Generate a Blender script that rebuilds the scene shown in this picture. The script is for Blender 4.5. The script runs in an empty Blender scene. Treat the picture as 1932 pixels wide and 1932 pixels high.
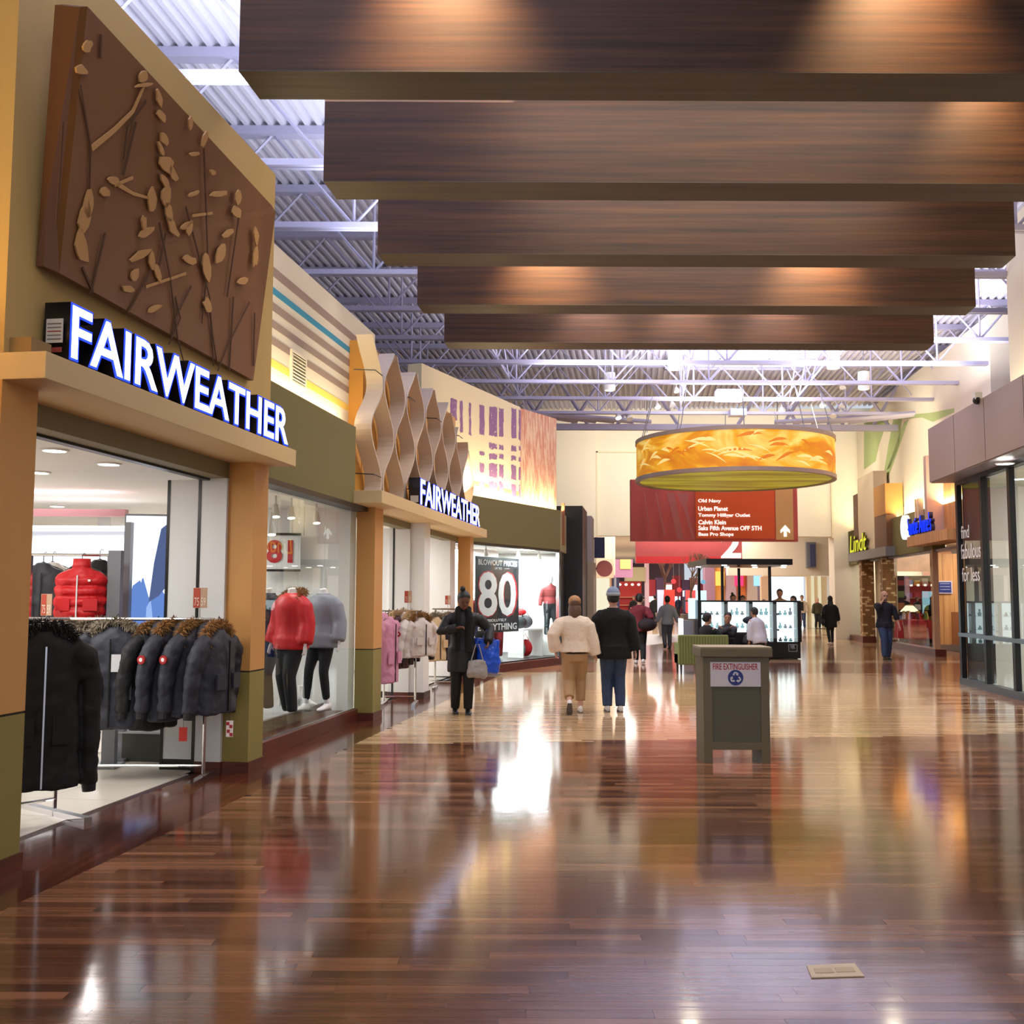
import bpy, bmesh, math, random
from mathutils import Vector, Matrix
random.seed(7)
SC = bpy.context.scene
COL = SC.collection
# ---------------------------------------------------------------- camera
F = 1950.0; H = 1.62; PT = math.atan(160/1950); RO = math.radians(.2)
cam = bpy.data.cameras.new('camera'); cam.sensor_width = 36; cam.lens = 36*F/1932
cam.clip_end = 400
co = bpy.data.objects.new('camera', cam); COL.objects.link(co)
co.matrix_world = Matrix.Translation((0, 0, H)) @ Matrix.Rotation(math.pi/2+PT, 4, 'X') @ Matrix.Rotation(RO, 4, 'Z')
SC.camera = co
SC.view_settings.view_transform = 'Standard'; SC.view_settings.look = 'None'
SC.view_settings.gamma = 1; SC.view_settings.use_curve_mapping = False
SC.view_settings.exposure = 0.0
# ---------------------------------------------------------------- world: even grey daylight outside the hall
wd = bpy.data.worlds.new('world'); SC.world = wd; wd.use_nodes = True
wd.node_tree.nodes['Background'].inputs[0].default_value = (.80, .87, 1, 1)
wd.node_tree.nodes['Background'].inputs[1].default_value = .75
# ---------------------------------------------------------------- projection helpers (pixel -> place at a known depth)
def ray(px, py):
    u = (px-966)/F; v = (966-py)/F
    c, s = math.cos(RO), math.sin(RO)
    u, v = u*c-v*s, u*s+v*c
    return (u, math.cos(PT)-v*math.sin(PT), math.sin(PT)+v*math.cos(PT))
def P(px, py, Y):
    d = ray(px, py); t = Y/d[1]; return Vector((d[0]*t, Y, H+d[2]*t))
def G(px, py, z=0.0):
    d = ray(px, py); t = (z-H)/d[2]; return Vector((d[0]*t, d[1]*t, z))
class Frame:
    """wall frame: s along the wall, n out of the wall (right of the direction), z up"""
    def __init__(f, o, d):
        f.o = Vector((o[0], o[1], 0)); f.t = Vector((d[0], d[1], 0)).normalized(); f.n = Vector((f.t.y, -f.t.x, 0))
    def __call__(f, s, n, z): return f.o+f.t*s+f.n*n+Vector((0, 0, z))
    def at(f, px, py, n=0.0):
        d = Vector(ray(px, py)); k = (n+f.o.dot(f.n))/d.dot(f.n); p = d*k
        return ((p-f.o).dot(f.t), n, H+p.z)
def LF(o, z=0): return None
W0 = lambda x, y, z: Vector((x, y, z))
# ---------------------------------------------------------------- lights
def area(name, loc, size, power, color, rot=(0, 0, 0), sy=None):
    l = bpy.data.lights.new(name, 'AREA'); l.energy = power; l.color = color; l.size = size
    if sy: l.shape = 'RECTANGLE'; l.size_y = sy
    o = bpy.data.objects.new(name, l); COL.objects.link(o); o.location = loc; o.rotation_euler = rot; return o
def spot(name, loc, to, power, color, ang=60, blend=.6, r=.05):
    l = bpy.data.lights.new(name, 'SPOT'); l.energy = power; l.color = color; l.spot_size = math.radians(ang); l.spot_blend = blend; l.shadow_soft_size = r
    o = bpy.data.objects.new(name, l); COL.objects.link(o); o.location = loc
    o.rotation_euler = (Vector(to)-Vector(loc)).to_track_quat('-Z', 'Y').to_euler(); return o
WARM = (1, .78, .52); NEUT = (1, .93, .84); COOL = (.78, .85, 1)
# general warm-neutral fill: unseen area lamps added behind the camera and over the beams
area('rear_fill', (1.5, -3, 6.8), 7, 320, NEUT, (math.radians(12), 0, 0))
for i in range(5): area('beam_gap_fill', (2.4+.28*i, 9.85+2.34*i, 7.3), 5, 120, NEUT, (0, 0, 0), .9)
# cool upward fill in place of daylight: unseen area lamps added under the deck
for x, y, p in ((-1.5, 6.5, 420), (-1.8, 10.5, 420), (-.8, 15, 260), (4, 14, 200), (5, 20, 500), (9, 24, 520), (6.5, 29, 600), (2.5, 25, 300)): area('deck_fill', (x, y, 6.95), 3.6, p, COOL if x < 1 else (.9, .9, 1), (math.pi, 0, 0))
for y in (30, 35): spot('wall_fill_spot', (8.5, y, 7.3), (13, y+1.5, 5.6), 560, (1, .9, .7), 80, .9, .1)  # spots without fixtures, added to brighten the right and far walls
for x in (2.5, 4.5, 7, 9.5, 11.5): spot('wall_fill_spot', (x+.4, 35.2, 7.1), (x, 40.4, 6.2), 540, NEUT, 95, .9, .1)
# warm downlights grazing the timber beams
for px, py, Y, pw in ((830, 40, 8.44, 420), (1750, 40, 8.44, 420), (1900, 250, 10.78, 160), (1035, 520, 15.46, 520), (1555, 520, 15.46, 520)):
    q = P(px, py, Y-.45); spot('beam_downlight', (q.x, Y-.62, 7.45), (q.x, Y+.1, 6.5), pw*1.0, (1, .66, .36), 84, 1, .06)
for px in (1120, 1300, 1480): q = P(px, 620, 17.4); spot('beam_downlight', (q.x, 17.25, 7.35), (q.x, 17.75, 6.1), 170, (1, .76, .74), 75, .9, .04)
# portal beyond the far wall: unseen area fills added to brighten it
for x, y, p in ((7.5, 45.0, 900), (7.5, 47.5, 500), (7.5, 56, 800), (8, 68, 1000), (8, 88, 1000)): area('far_hall_fill', (x, y, 5.1), 6, p, (1, .95, .9))
# ---------------------------------------------------------------- materials
MATS = {}
def lin(c): return tuple((v/12.92 if v <= .04045 else ((v+.055)/1.055)**2.4) for v in [x/255 for x in c])+(1,)
def nn(nt, t, **k):
    n = nt.nodes.new(t)
    for a, v in k.items():
        if a.startswith('i_'):
            key = a[2:]; key = int(key) if key.isdigit() else key.replace('_', ' ')
            n.inputs[key].default_value = v
        else: setattr(n, a, v)
    return n
def mat(name, c, rough=.6, metal=0, emit=0, ec=None, var=0, vscale=(8, 8, 8), bump=0, bscale=60, trans=0, coat=0, alpha=1, spec=None):
    if name in MATS: return MATS[name]
    m = bpy.data.materials.new(name); m.use_nodes = True; nt = m.node_tree; b = nt.nodes['Principled BSDF']
    col = lin(c); b.inputs['Base Color'].default_value = col
    b.inputs['Roughness'].default_value = rough; b.inputs['Metallic'].default_value = metal
    if emit: b.inputs['Emission Color'].default_value = lin(ec or c); b.inputs['Emission Strength'].default_value = emit
    if trans: b.inputs['Transmission Weight'].default_value = trans
    if coat: b.inputs['Coat Weight'].default_value = coat
    if spec is not None: b.inputs['Specular IOR Level'].default_value = spec
    if var or bump:
        tc = nn(nt, 'ShaderNodeTexCoord')
        mp = nn(nt, 'ShaderNodeMapping'); mp.inputs['Scale'].default_value = vscale
        nt.links.new(tc.outputs['Object'], mp.inputs[0])
    if var:
        no = nn(nt, 'ShaderNodeTexNoise', i_Scale=1.0, i_Detail=5.0)
        nt.links.new(mp.outputs[0], no.inputs['Vector'])
        rp = nn(nt, 'ShaderNodeValToRGB'); rp.color_ramp.elements[0].position = .3; rp.color_ramp.elements[1].position = .7
        rp.color_ramp.elements[0].color = tuple(max(0, v*(1-var)) for v in col[:3])+(1,)
        rp.color_ramp.elements[1].color = tuple(min(1, v*(1+var)) for v in col[:3])+(1,)
        nt.links.new(no.outputs[0], rp.inputs[0]); nt.links.new(rp.outputs[0], b.inputs['Base Color'])
    if bump:
        n2 = nn(nt, 'ShaderNodeTexNoise', i_Scale=float(bscale), i_Detail=4.0); nt.links.new(tc.outputs['Object'], n2.inputs['Vector'])
        bp = nn(nt, 'ShaderNodeBump', i_Strength=bump, i_Distance=.02); nt.links.new(n2.outputs[0], bp.inputs['Height']); nt.links.new(bp.outputs[0], b.inputs['Normal'])
    MATS[name] = m; return m
def glow(name, c, s): 
    if name in MATS: return MATS[name]
    m = bpy.data.materials.new(name); m.use_nodes = True; nt = m.node_tree; nt.nodes.clear()
    e = nn(nt, 'ShaderNodeEmission', i_Color=lin(c), i_Strength=s); o = nn(nt, 'ShaderNodeOutputMaterial'); nt.links.new(e.outputs[0], o.inputs[0])
    MATS[name] = m; return m
def glassmat(name='shop_glass', tint=(.93, .96, .95), ior=1.5):
    if name in MATS: return MATS[name]
    m = bpy.data.materials.new(name); m.use_nodes = True; nt = m.node_tree; nt.nodes.clear()
    tr = nn(nt, 'ShaderNodeBsdfTransparent', i_Color=tint+(1,)); gl = nn(nt, 'ShaderNodeBsdfGlossy', i_Color=(1, 1, 1, 1), i_Roughness=.01)
    fr0 = nn(nt, 'ShaderNodeFresnel', i_IOR=ior); gm = nn(nt, 'ShaderNodeNewGeometry'); inv = nn(nt, 'ShaderNodeMath', operation='SUBTRACT'); inv.inputs[0].default_value = 1; fr = nn(nt, 'ShaderNodeMath', operation='MULTIPLY'); nt.links.new(gm.outputs['Backfacing'], inv.inputs[1]); nt.links.new(fr0.outputs[0], fr.inputs[0]); nt.links.new(inv.outputs[0], fr.inputs[1]); mx = nn(nt, 'ShaderNodeMixShader'); o = nn(nt, 'ShaderNodeOutputMaterial')
    nt.links.new(fr.outputs[0], mx.inputs[0]); nt.links.new(tr.outputs[0], mx.inputs[1]); nt.links.new(gl.outputs[0], mx.inputs[2]); nt.links.new(mx.outputs[0], o.inputs[0])
    MATS[name] = m; return m
def grain(name, c1, c2, scale, rough=.45, attr=False, bump=.05, coat=0, gscale=1.0, fine=.5):
    """long wood grain; scale is the object-space stretch"""
    if name in MATS: return MATS[name]
    m = bpy.data.materials.new(name); m.use_nodes = True; nt = m.node_tree; b = nt.nodes['Principled BSDF']
    tc = nn(nt, 'ShaderNodeTexCoord'); mp = nn(nt, 'ShaderNodeMapping'); mp.inputs['Scale'].default_value = scale
    oi = nn(nt, 'ShaderNodeObjectInfo'); 
    nt.links.new(tc.outputs['Object'], mp.inputs[0])
    mm = nn(nt, 'ShaderNodeMath', operation='MULTIPLY'); mm.inputs[1].default_value = 37; nt.links.new(oi.outputs['Random'], mm.inputs[0])
    cx = nn(nt, 'ShaderNodeCombineXYZ'); nt.links.new(mm.outputs[0], cx.inputs[0]); nt.links.new(mm.outputs[0], cx.inputs[1]); nt.links.new(cx.outputs[0], mp.inputs['Location'])
    no = nn(nt, 'ShaderNodeTexNoise', i_Scale=gscale, i_Detail=6.0, i_Roughness=fine); nt.links.new(mp.outputs[0], no.inputs['Vector'])
    rp = nn(nt, 'ShaderNodeValToRGB'); e = rp.color_ramp.elements; e[0].position = .3; e[1].position = .7; e[0].color = lin(c1); e[1].color = lin(c2)
    nt.links.new(no.outputs[0], rp.inputs[0]); out = rp.outputs[0]
    if attr:
        at = nn(nt, 'ShaderNodeAttribute', attribute_name='pc'); mx = nn(nt, 'ShaderNodeMix', data_type='RGBA', blend_type='MULTIPLY'); mx.inputs[0].default_value = 1
        nt.links.new(out, mx.inputs[6]); nt.links.new(at.outputs['Color'], mx.inputs[7]); out = mx.outputs[2]
    nt.links.new(out, b.inputs['Base Color']); b.inputs['Roughness'].default_value = rough; b.inputs['Coat Weight'].default_value = coat; b.inputs['Coat Roughness'].default_value = .06
    if bump:
        bp = nn(nt, 'ShaderNodeBump', i_Strength=bump, i_Distance=.01); nt.links.new(no.outputs[0], bp.inputs['Height']); nt.links.new(bp.outputs[0], b.inputs['Normal'])
    MATS[name] = m; return m
# ---------------------------------------------------------------- object helpers
OFF = {}
def tag(o, label=None, cat=None, group=None, kind=None):
    if label: o['label'] = label
    if cat: o['category'] = cat
    if group: o['group'] = group
    if kind: o['kind'] = kind
    return o
def thing(name, label, cat, loc=(0, 0, 0), group=None):
    o = bpy.data.objects.new(name, None); o.empty_display_size = .1; COL.objects.link(o); o.location = loc; OFF[o.name] = Vector(loc)
    return tag(o, label, cat, group)
class B:
    def __init__(s, f=None): s.v = []; s.f = []; s.m = f or W0; s.ct = []; s.cc = None
    def add(s, vs, fs):
        k = len(s.v); s.v += [Vector(s.m(*v)) for v in vs]; s.f += [tuple(i+k for i in f) for f in fs]
        if s.cc: s.ct += [s.cc]*len(fs)
        return s
    def box(s, x0, x1, y0, y1, z0, z1):
        return s.add([(x0, y0, z0), (x1, y0, z0), (x1, y1, z0), (x0, y1, z0), (x0, y0, z1), (x1, y0, z1), (x1, y1, z1), (x0, y1, z1)],
                     [(3, 2, 1, 0), (4, 5, 6, 7), (0, 1, 5, 4), (1, 2, 6, 5), (2, 3, 7, 6), (3, 0, 4, 7)])
    def hexa(s, p):   # 8 points
        return s.add(p, [(3, 2, 1, 0), (4, 5, 6, 7), (0, 1, 5, 4), (1, 2, 6, 5), (2, 3, 7, 6), (3, 0, 4, 7)])
    def prism(s, pts, d):   # closed outline (3d points), thickness vector
        n = len(pts); d = Vector(d)
        return s.add([Vector(p) for p in pts]+[Vector(p)+d for p in pts], [tuple(range(n-1, -1, -1)), tuple(range(n, 2*n))]+[(i, (i+1) % n, n+(i+1) % n, n+i) for i in range(n)])
    def loft(s, rings, cap=True, close=True):
        n = len(rings[0]); vs = [p for r in rings for p in r]; fs = []
        for a in range(len(rings)-1):
            for i in range(n if close else n-1):
                j = (i+1) % n; fs.append((a*n+i, a*n+j, (a+1)*n+j, (a+1)*n+i))
        if cap and close: fs += [tuple(range(n-1, -1, -1)), tuple(range((len(rings)-1)*n, len(rings)*n))]
        return s.add(vs, fs)
    def tube(s, path, r, n=8, cap=True, flat=1.0, up=None):
        path = [Vector(p) for p in path]; rr = r if isinstance(r, (list, tuple)) else [r]*len(path); rings = []
        ref = None
        for i, p in enumerate(path):
            d = (path[min(i+1, len(path)-1)]-path[max(i-1, 0)])
            if d.length < 1e-9: d = Vector((0, 0, 1))
            d.normalize()
            if ref is None:
                ref = Vector(up) if up else (Vector((1, 0, 0)) if abs(d.x) < .9 else Vector((0, 1, 0)))
            a = (ref-d*ref.dot(d)); a = a.normalized() if a.length > 1e-6 else Vector((0, 1, 0)); b = d.cross(a); ref = a
            rings.append([tuple(p+a*math.cos(2*math.pi*k/n)*rr[i]+b*math.sin(2*math.pi*k/n)*rr[i]*flat) for k in range(n)])
        return s.loft(rings, cap)
    def cyl(s, c, r, h, n=16, r2=None):
        r2 = r if r2 is None else r2
        return s.loft([[(c[0]+math.cos(2*math.pi*k/n)*q, c[1]+math.sin(2*math.pi*k/n)*q, z) for k in range(n)] for q, z in ((r, c[2]), (r2, c[2]+h))])
    def ell(s, c, r, nu=12, nv=8, rot=None):
        vs = []; fs = []; c = Vector(c)
        for j in range(1, nv):
            for i in range(nu):
                p = Vector((r[0]*math.sin(math.pi*j/nv)*math.cos(2*math.pi*i/nu), r[1]*math.sin(math.pi*j/nv)*math.sin(2*math.pi*i/nu), r[2]*math.cos(math.pi*j/nv)))
                vs.append(c+(rot @ p if rot else p))
        t = len(vs); z = Vector((0, 0, r[2])); z = rot @ z if rot else z; vs += [c+z, c-z]
        for j in range(nv-2):
            for i in range(nu): fs.append((j*nu+i, (j+1)*nu+i, (j+1)*nu+(i+1) % nu, j*nu+(i+1) % nu))
        for i in range(nu): fs.append((t, i, (i+1) % nu)); fs.append((t+1, (nv-2)*nu+(i+1) % nu, (nv-2)*nu+i))
        return s.add(vs, fs)
    def mesh(s, name, off=Vector((0, 0, 0)), smooth=False, recalc=True):
        me = bpy.data.meshes.new(name); me.from_pydata([tuple(v-off) for v in s.v], [], s.f)
        if s.ct:
            ca = me.color_attributes.new('pc', 'FLOAT_COLOR', 'CORNER'); k = 0
            for p in me.polygons:
                c = s.ct[p.index]
                for li in p.loop_indices: ca.data[li].color = c
        if recalc:
            bm = bmesh.new(); bm.from_mesh(me); bmesh.ops.recalc_face_normals(bm, faces=bm.faces); bm.to_mesh(me); bm.free()
        if smooth: me.polygons.foreach_set('use_smooth', [True]*len(me.polygons))
        return me
    def obj(s, name, m, parent=None, smooth=False, bevel=0, remesh=0, sub=0, disp=None, label=None, kind=None, recalc=True):
        if parent is not None: off = OFF[parent.name]
        else:
            xs = [v.x for v in s.v]; ys = [v.y for v in s.v]; off = Vector(((min(xs)+max(xs))/2, (min(ys)+max(ys))/2, min(v.z for v in s.v)))
        me = s.mesh(name, off, smooth, recalc); me.materials.append(m)
        o = bpy.data.objects.new(name, me); COL.objects.link(o)
        if parent is not None: o.parent = parent; OFF[o.name] = off
        else: o.location = off; OFF[o.name] = off
        if parent is not None and parent.type == 'MESH' : pass
        if bevel: bv = o.modifiers.new('bevel', 'BEVEL'); bv.width = bevel; bv.segments = 2; bv.limit_method = 'ANGLE'
        if remesh:
            r = o.modifiers.new('remesh', 'REMESH'); r.mode = 'VOXEL'; r.voxel_size = remesh; r.use_smooth_shade = True
            sm = o.modifiers.new('smooth', 'SMOOTH'); sm.factor = .6; sm.iterations = 3
        if sub: o.modifiers.new('sub', 'SUBSURF').levels = sub; o.modifiers['sub'].render_levels = sub
        if disp:
            t = bpy.data.textures.get('dt%g' % disp[1]) or bpy.data.textures.new('dt%g' % disp[1], 'CLOUDS'); t.noise_scale = disp[1]
            d = o.modifiers.new('disp', 'DISPLACE'); d.texture = t; d.strength = disp[0]; d.mid_level = .5; d.texture_coords = 'LOCAL'
        if label: o['label'] = label
        if kind: o['kind'] = kind
        return o
def copy_tree(o, loc=None, parent=None, rotz=None):
    c = o.copy(); COL.objects.link(c)
    if parent is not None: c.parent = parent
    for ch in [x for x in o.children]: copy_tree(ch, parent=c)
    if loc is not None: c.location = loc
    if rotz is not None: c.rotation_euler = (0, 0, rotz)
    for k in ('label', 'group'):
        pass
    return c
def struct(name, b, m, **k):
    o = b.obj(name, m, **k); o['kind'] = 'structure'; return o
def textmesh(s, size, extrude=.01, offset=0, align='CENTER', bevel=0, space=1.0, res=3):
    cu = bpy.data.curves.new('txt', 'FONT'); cu.body = s; cu.size = size; cu.extrude = extrude; cu.offset = offset; cu.align_x = align; cu.bevel_depth = bevel
    cu.space_character = space; cu.resolution_u = res
    ob = bpy.data.objects.new('txt', cu); COL.objects.link(ob); dg = bpy.context.evaluated_depsgraph_get(); dg.update()
    me = bpy.data.meshes.new_from_object(ob.evaluated_get(dg)); bpy.data.objects.remove(ob); bpy.data.curves.remove(cu); return me
def text(name, s, size, o, xd, m, parent=None, up=(0, 0, 1), xs=1.0, label=None, skew=0, **k):
    """flat or raised lettering: o baseline point, xd reading direction"""
    me = textmesh(s, size, **k); me.name = name; X = Vector(xd).normalized(); U = Vector(up).normalized(); Z = X.cross(U)
    off = OFF[parent.name] if parent is not None else Vector(o)
    for v in me.vertices:
        c = v.co.copy(); v.co = Vector(o)+X*(c.x*xs+c.y*skew)+U*c.y+Z*c.z-off
    if me.materials: me.materials.clear()
    me.materials.append(m); ob = bpy.data.objects.new(name, me); COL.objects.link(ob)
    if xs < 0: me.flip_normals()
    if parent is not None: ob.parent = parent
    else: ob.location = off
    OFF[ob.name] = off
    if label: ob['label'] = label
    return ob
_TC = {}
def tbb(s, off=0, space=1.0):
    k = (s, off, space)
    if k not in _TC:
        me = textmesh(s, 1, 0.0, off, 'LEFT', space=space); xs = [v.co.x for v in me.vertices]; ys = [v.co.y for v in me.vertices]
        _TC[k] = (min(xs), max(xs), min(ys), max(ys)) if xs else (0, .3, 0, .7); bpy.data.meshes.remove(me)
    return _TC[k]
def textfit(name, s, o, xd, W, Hh, m, parent=None, up=(0, 0, 1), depth=.005, lift=0, off=0, label=None, skew=0, mirror=False, space=1.0, halign=None):
    """text filled into a W x Hh rectangle whose lower left corner is o; W None keeps the font's proportions"""
    x0, x1, y0, y1 = tbb(s, off, space); me = textmesh(s, 1, .5, off, 'LEFT', space=space); me.name = name
    ky = Hh/(y1-y0); kx = W/(x1-x0) if W else ky; X = Vector(xd).normalized(); U = Vector(up).normalized(); Z = X.cross(U)
    offs = OFF[parent.name] if parent is not None else Vector(o)
    for v in me.vertices:
        a = (v.co.x-x0)*kx; b = (v.co.y-y0)*ky
        if mirror: a = (x1-x0)*kx-a
        v.co = Vector(o)+X*(a+b*skew)+U*b+Z*(lift+(v.co.z+.5)*depth)-offs
    if mirror: me.flip_normals()
    me.materials.clear(); me.materials.append(m); ob = bpy.data.objects.new(name, me); COL.objects.link(ob)
    if parent is not None: ob.parent = parent
    else: ob.location = offs
    OFF[ob.name] = offs
    if label: ob['label'] = label
    return ob
def letters(s, o, xd, W, Hh, parent, layers, up=(0, 0, 1), skew=0, name='letter', off=0):
    """each character is a part; layers = [(material, lift, depth, offset)], the first is the body, the rest its sub-parts"""
    x0, x1, y0, y1 = tbb(s, off); X = Vector(xd).normalized(); U = Vector(up).normalized(); kx = W/(x1-x0); ky = Hh/(y1-y0)
    for i, ch in enumerate(s):
        if ch == ' ': continue
        a0, a1, b0, b1 = tbb(ch, off); p1 = tbb(s[:i+1], off)[1]; sx = p1-(a1-a0)-x0
        body = None
        for (m, lift, dep, of) in layers:
            e = of
            ob = textfit(name if body is None else name+'_face', ch, Vector(o)+X*((sx*kx)-e+skew*(b0-y0)*ky)+U*((b0-y0)*ky-e), xd, (a1-a0)*kx+2*e, (b1-b0)*ky+2*e, m, parent if body is None else body, up, dep, lift, off+(of*1.0/ky), skew=skew)
            if body is None: body = ob
# ================================================================ frames
LFR = Frame((-2.93, 6.175), (.148, 1))                    # left shop front
RFR = Frame((8.53, 19.74), (-.12, -1))                    # right glazed shop, s runs towards the camera
L = LFR
TAN = mat('tan_plaster', (198, 164, 98), .7, var=.04, vscale=(.6, .6, .6)); ORANGE = mat('orange_panel', (208, 152, 84), .55)
OLIVE = mat('olive_panel', (142, 128, 66), .55); GREEN = mat('olive_green_plaster', (120, 110, 64), .75)
CREAM = mat('cream_plaster', (230, 219, 194), .75, var=.03, vscale=(.5, .5, .5)); JOINT = mat('dark_joint', (40, 38, 24), .7)
BASE = mat('red_wood_base', (92, 40, 26), .3, var=.25, vscale=(3, 3, 20)); WHITE = mat('white_panel', (226, 226, 224), .45)
BLACK = mat('black_metal', (14, 14, 15), .35); STEEL = mat('painted_steel', (176, 172, 196), .5); CHROME = mat('chrome', (220, 220, 222), .15, metal=1)
GREY = mat('grey_metal', (128, 130, 136), .4, metal=.3); MAUVE = mat('mauve_cladding', (146, 128, 124), .5); WPLAS = mat('white_plaster', (236, 234, 228), .8)
GLASS = glassmat()
# ================================================================ floor
FWOOD = grain('floor_wood', (200, 190, 182), (255, 250, 246), (1.2, 26, 26), .11, attr=True, bump=.0, coat=.0)
b_ = FWOOD.node_tree.nodes['Principled BSDF']; b_.inputs['IOR'].default_value = 1.55
nt_ = FWOOD.node_tree; tc_ = nt_.nodes.new('ShaderNodeTexCoord'); mp_ = nt_.nodes.new('ShaderNodeMapping'); mp_.inputs['Scale'].default_value = (1.3, 9, 1)
no_ = nt_.nodes.new('ShaderNodeTexNoise'); no_.inputs['Scale'].default_value = 1.0; no_.inputs['Detail'].default_value = 2
bp_ = nt_.nodes.new('ShaderNodeBump'); bp_.inputs['Strength'].default_value = .22; bp_.inputs['Distance'].default_value = .0025
gm_ = nt_.nodes.new('ShaderNodeNewGeometry')
nt_.links.new(gm_.outputs['Position'], mp_.inputs[0]); nt_.links.new(mp_.outputs[0], no_.inputs['Vector']); nt_.links.new(no_.outputs[0], bp_.inputs['Height']); nt_.links.new(bp_.outputs[0], b_.inputs['Normal'])
def side(p, a, b): return (b[0]-a[0])*(p[1]-a[1])-(b[1]-a[1])*(p[0]-a[0])
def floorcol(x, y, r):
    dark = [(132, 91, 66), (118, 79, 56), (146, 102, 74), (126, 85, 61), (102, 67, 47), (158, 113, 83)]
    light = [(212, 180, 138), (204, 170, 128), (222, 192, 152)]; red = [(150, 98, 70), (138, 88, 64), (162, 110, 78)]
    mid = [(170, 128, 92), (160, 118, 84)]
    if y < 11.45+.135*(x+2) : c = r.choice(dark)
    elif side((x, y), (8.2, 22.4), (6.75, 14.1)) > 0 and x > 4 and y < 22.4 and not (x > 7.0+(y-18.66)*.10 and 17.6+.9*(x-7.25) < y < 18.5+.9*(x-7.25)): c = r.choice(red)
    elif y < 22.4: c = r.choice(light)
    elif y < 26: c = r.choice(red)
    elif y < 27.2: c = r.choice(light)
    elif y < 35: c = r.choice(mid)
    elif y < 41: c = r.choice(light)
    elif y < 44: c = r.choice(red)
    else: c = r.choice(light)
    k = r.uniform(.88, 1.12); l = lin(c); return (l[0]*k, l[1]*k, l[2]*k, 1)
sub = B().box(-14, 18, -8, 120, -.12, -.004); floor = struct('floor', sub, mat('subfloor', (60, 36, 26), .4)); OFF_F = OFF[floor.name]
rr = random.Random(3); PW = .083
PL = {}
def plank_mesh(ln, ci, cc):
    k = (ln, ci)
    if k not in PL:
        b = B(); b.cc = cc; b.box(0, ln-.0012, .0006, PW-.0006, -.0035, 0); me = b.mesh('plank', recalc=False); me.materials.append(FWOOD); PL[k] = me
    return PL[k]
def wallx(y, n):   # x of the line n out from the left shop front at depth y
    o = L.o+L.n*n; return o.x+(y-o.y)*.148
palette = {}
st = B(); cnt = 0
y = -4.0
while y < 46:
    x0a, x0b = wallx(y, .41), wallx(y+PW, .41)
    if y > 22: x0a = x0b = -2 + (y-22)*.5
    xe = 13.5 if y > 20 else 9.5
    x = x0a+rr.uniform(-.9, -.1); first = True
    while x < xe:
        ln = rr.choice([.5, .8, 1.1, 1.4, 1.7]) if y < 14 else 1.6
        a, b = x, x+ln
        if b < x0b+.05: x = b; continue
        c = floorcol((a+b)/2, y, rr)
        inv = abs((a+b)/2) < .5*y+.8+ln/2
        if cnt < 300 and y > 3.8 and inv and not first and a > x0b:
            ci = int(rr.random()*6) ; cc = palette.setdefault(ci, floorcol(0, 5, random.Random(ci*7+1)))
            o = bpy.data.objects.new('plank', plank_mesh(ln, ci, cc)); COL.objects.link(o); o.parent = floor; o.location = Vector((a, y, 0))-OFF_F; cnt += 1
        else:
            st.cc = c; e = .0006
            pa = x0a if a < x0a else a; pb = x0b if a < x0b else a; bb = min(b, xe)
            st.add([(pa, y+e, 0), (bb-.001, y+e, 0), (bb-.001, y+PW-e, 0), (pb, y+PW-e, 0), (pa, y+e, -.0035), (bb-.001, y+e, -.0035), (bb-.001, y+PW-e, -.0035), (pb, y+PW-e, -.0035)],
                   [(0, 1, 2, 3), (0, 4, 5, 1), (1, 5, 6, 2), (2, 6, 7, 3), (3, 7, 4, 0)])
        first = False; x = b
    y += PW
st.obj('floorboards', FWOOD, floor, kind='stuff', recalc=False)
bd = B(L); n = .41-PW
while n > -.5:                                             # border boards that run along the shop front
    s = -8+rr.uniform(0, 1)
    while s < 15.2:
        ln = rr.uniform(.6, 1.6); k = rr.uniform(.75, 1.1); l = lin((98, 52, 36)); bd.cc = (l[0]*k, l[1]*k, l[2]*k, 1)
        bd.box(s, min(s+ln-.001, 15.2), n+.0006, n+PW-.0006, -.0035, 0.0); s += ln
    n -= PW
bd.obj('border_boards', grain('border_wood', (190, 180, 176), (255, 250, 246), (26, 1.2, 26), .12, attr=True, bump=0), floor, kind='stuff')
far = B(); far.cc = lin((200, 172, 134)); far.box(-6, 16, 46, 118, -.0035, -.0001); far.obj('far_boards', FWOOD, floor, kind='stuff')
# ================================================================ ceiling deck, joists, skylight
DZ = 9.0; CF = Frame((-11, -4), (.12, 1))
DECK = mat('white_roof_deck', (206, 203, 216), .55)
b = B(CF); per = .19; x = 0
pts = []
while x < 29:
    pts += [(x, DZ), (x+.07, DZ), (x+.09, DZ+.08), (x+.17, DZ+.08)]; x += per
vs = [(0, q[0], q[1]) for q in pts]+[(46, q[0], q[1]) for q in pts]; k = len(pts)
b.add(vs, [(i, i+1, k+i+1, k+i) for i in range(k-1)])
ceiling = struct('ceiling', b, DECK, recalc=False)
JM = {}
def bar(b, p, q, w=.05): b.tube([p, q], w, 4, True)
def joist_part(kind, dx, z0, z1, w):
    k = (kind, dx)
    if k not in JM:
        b = B(); b.tube([(0, 0, z0), (dx, 0, z1)], w*.7, 4); me = b.mesh(kind); me.materials.append(STEEL); JM[k] = me
    return JM[k]
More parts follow.
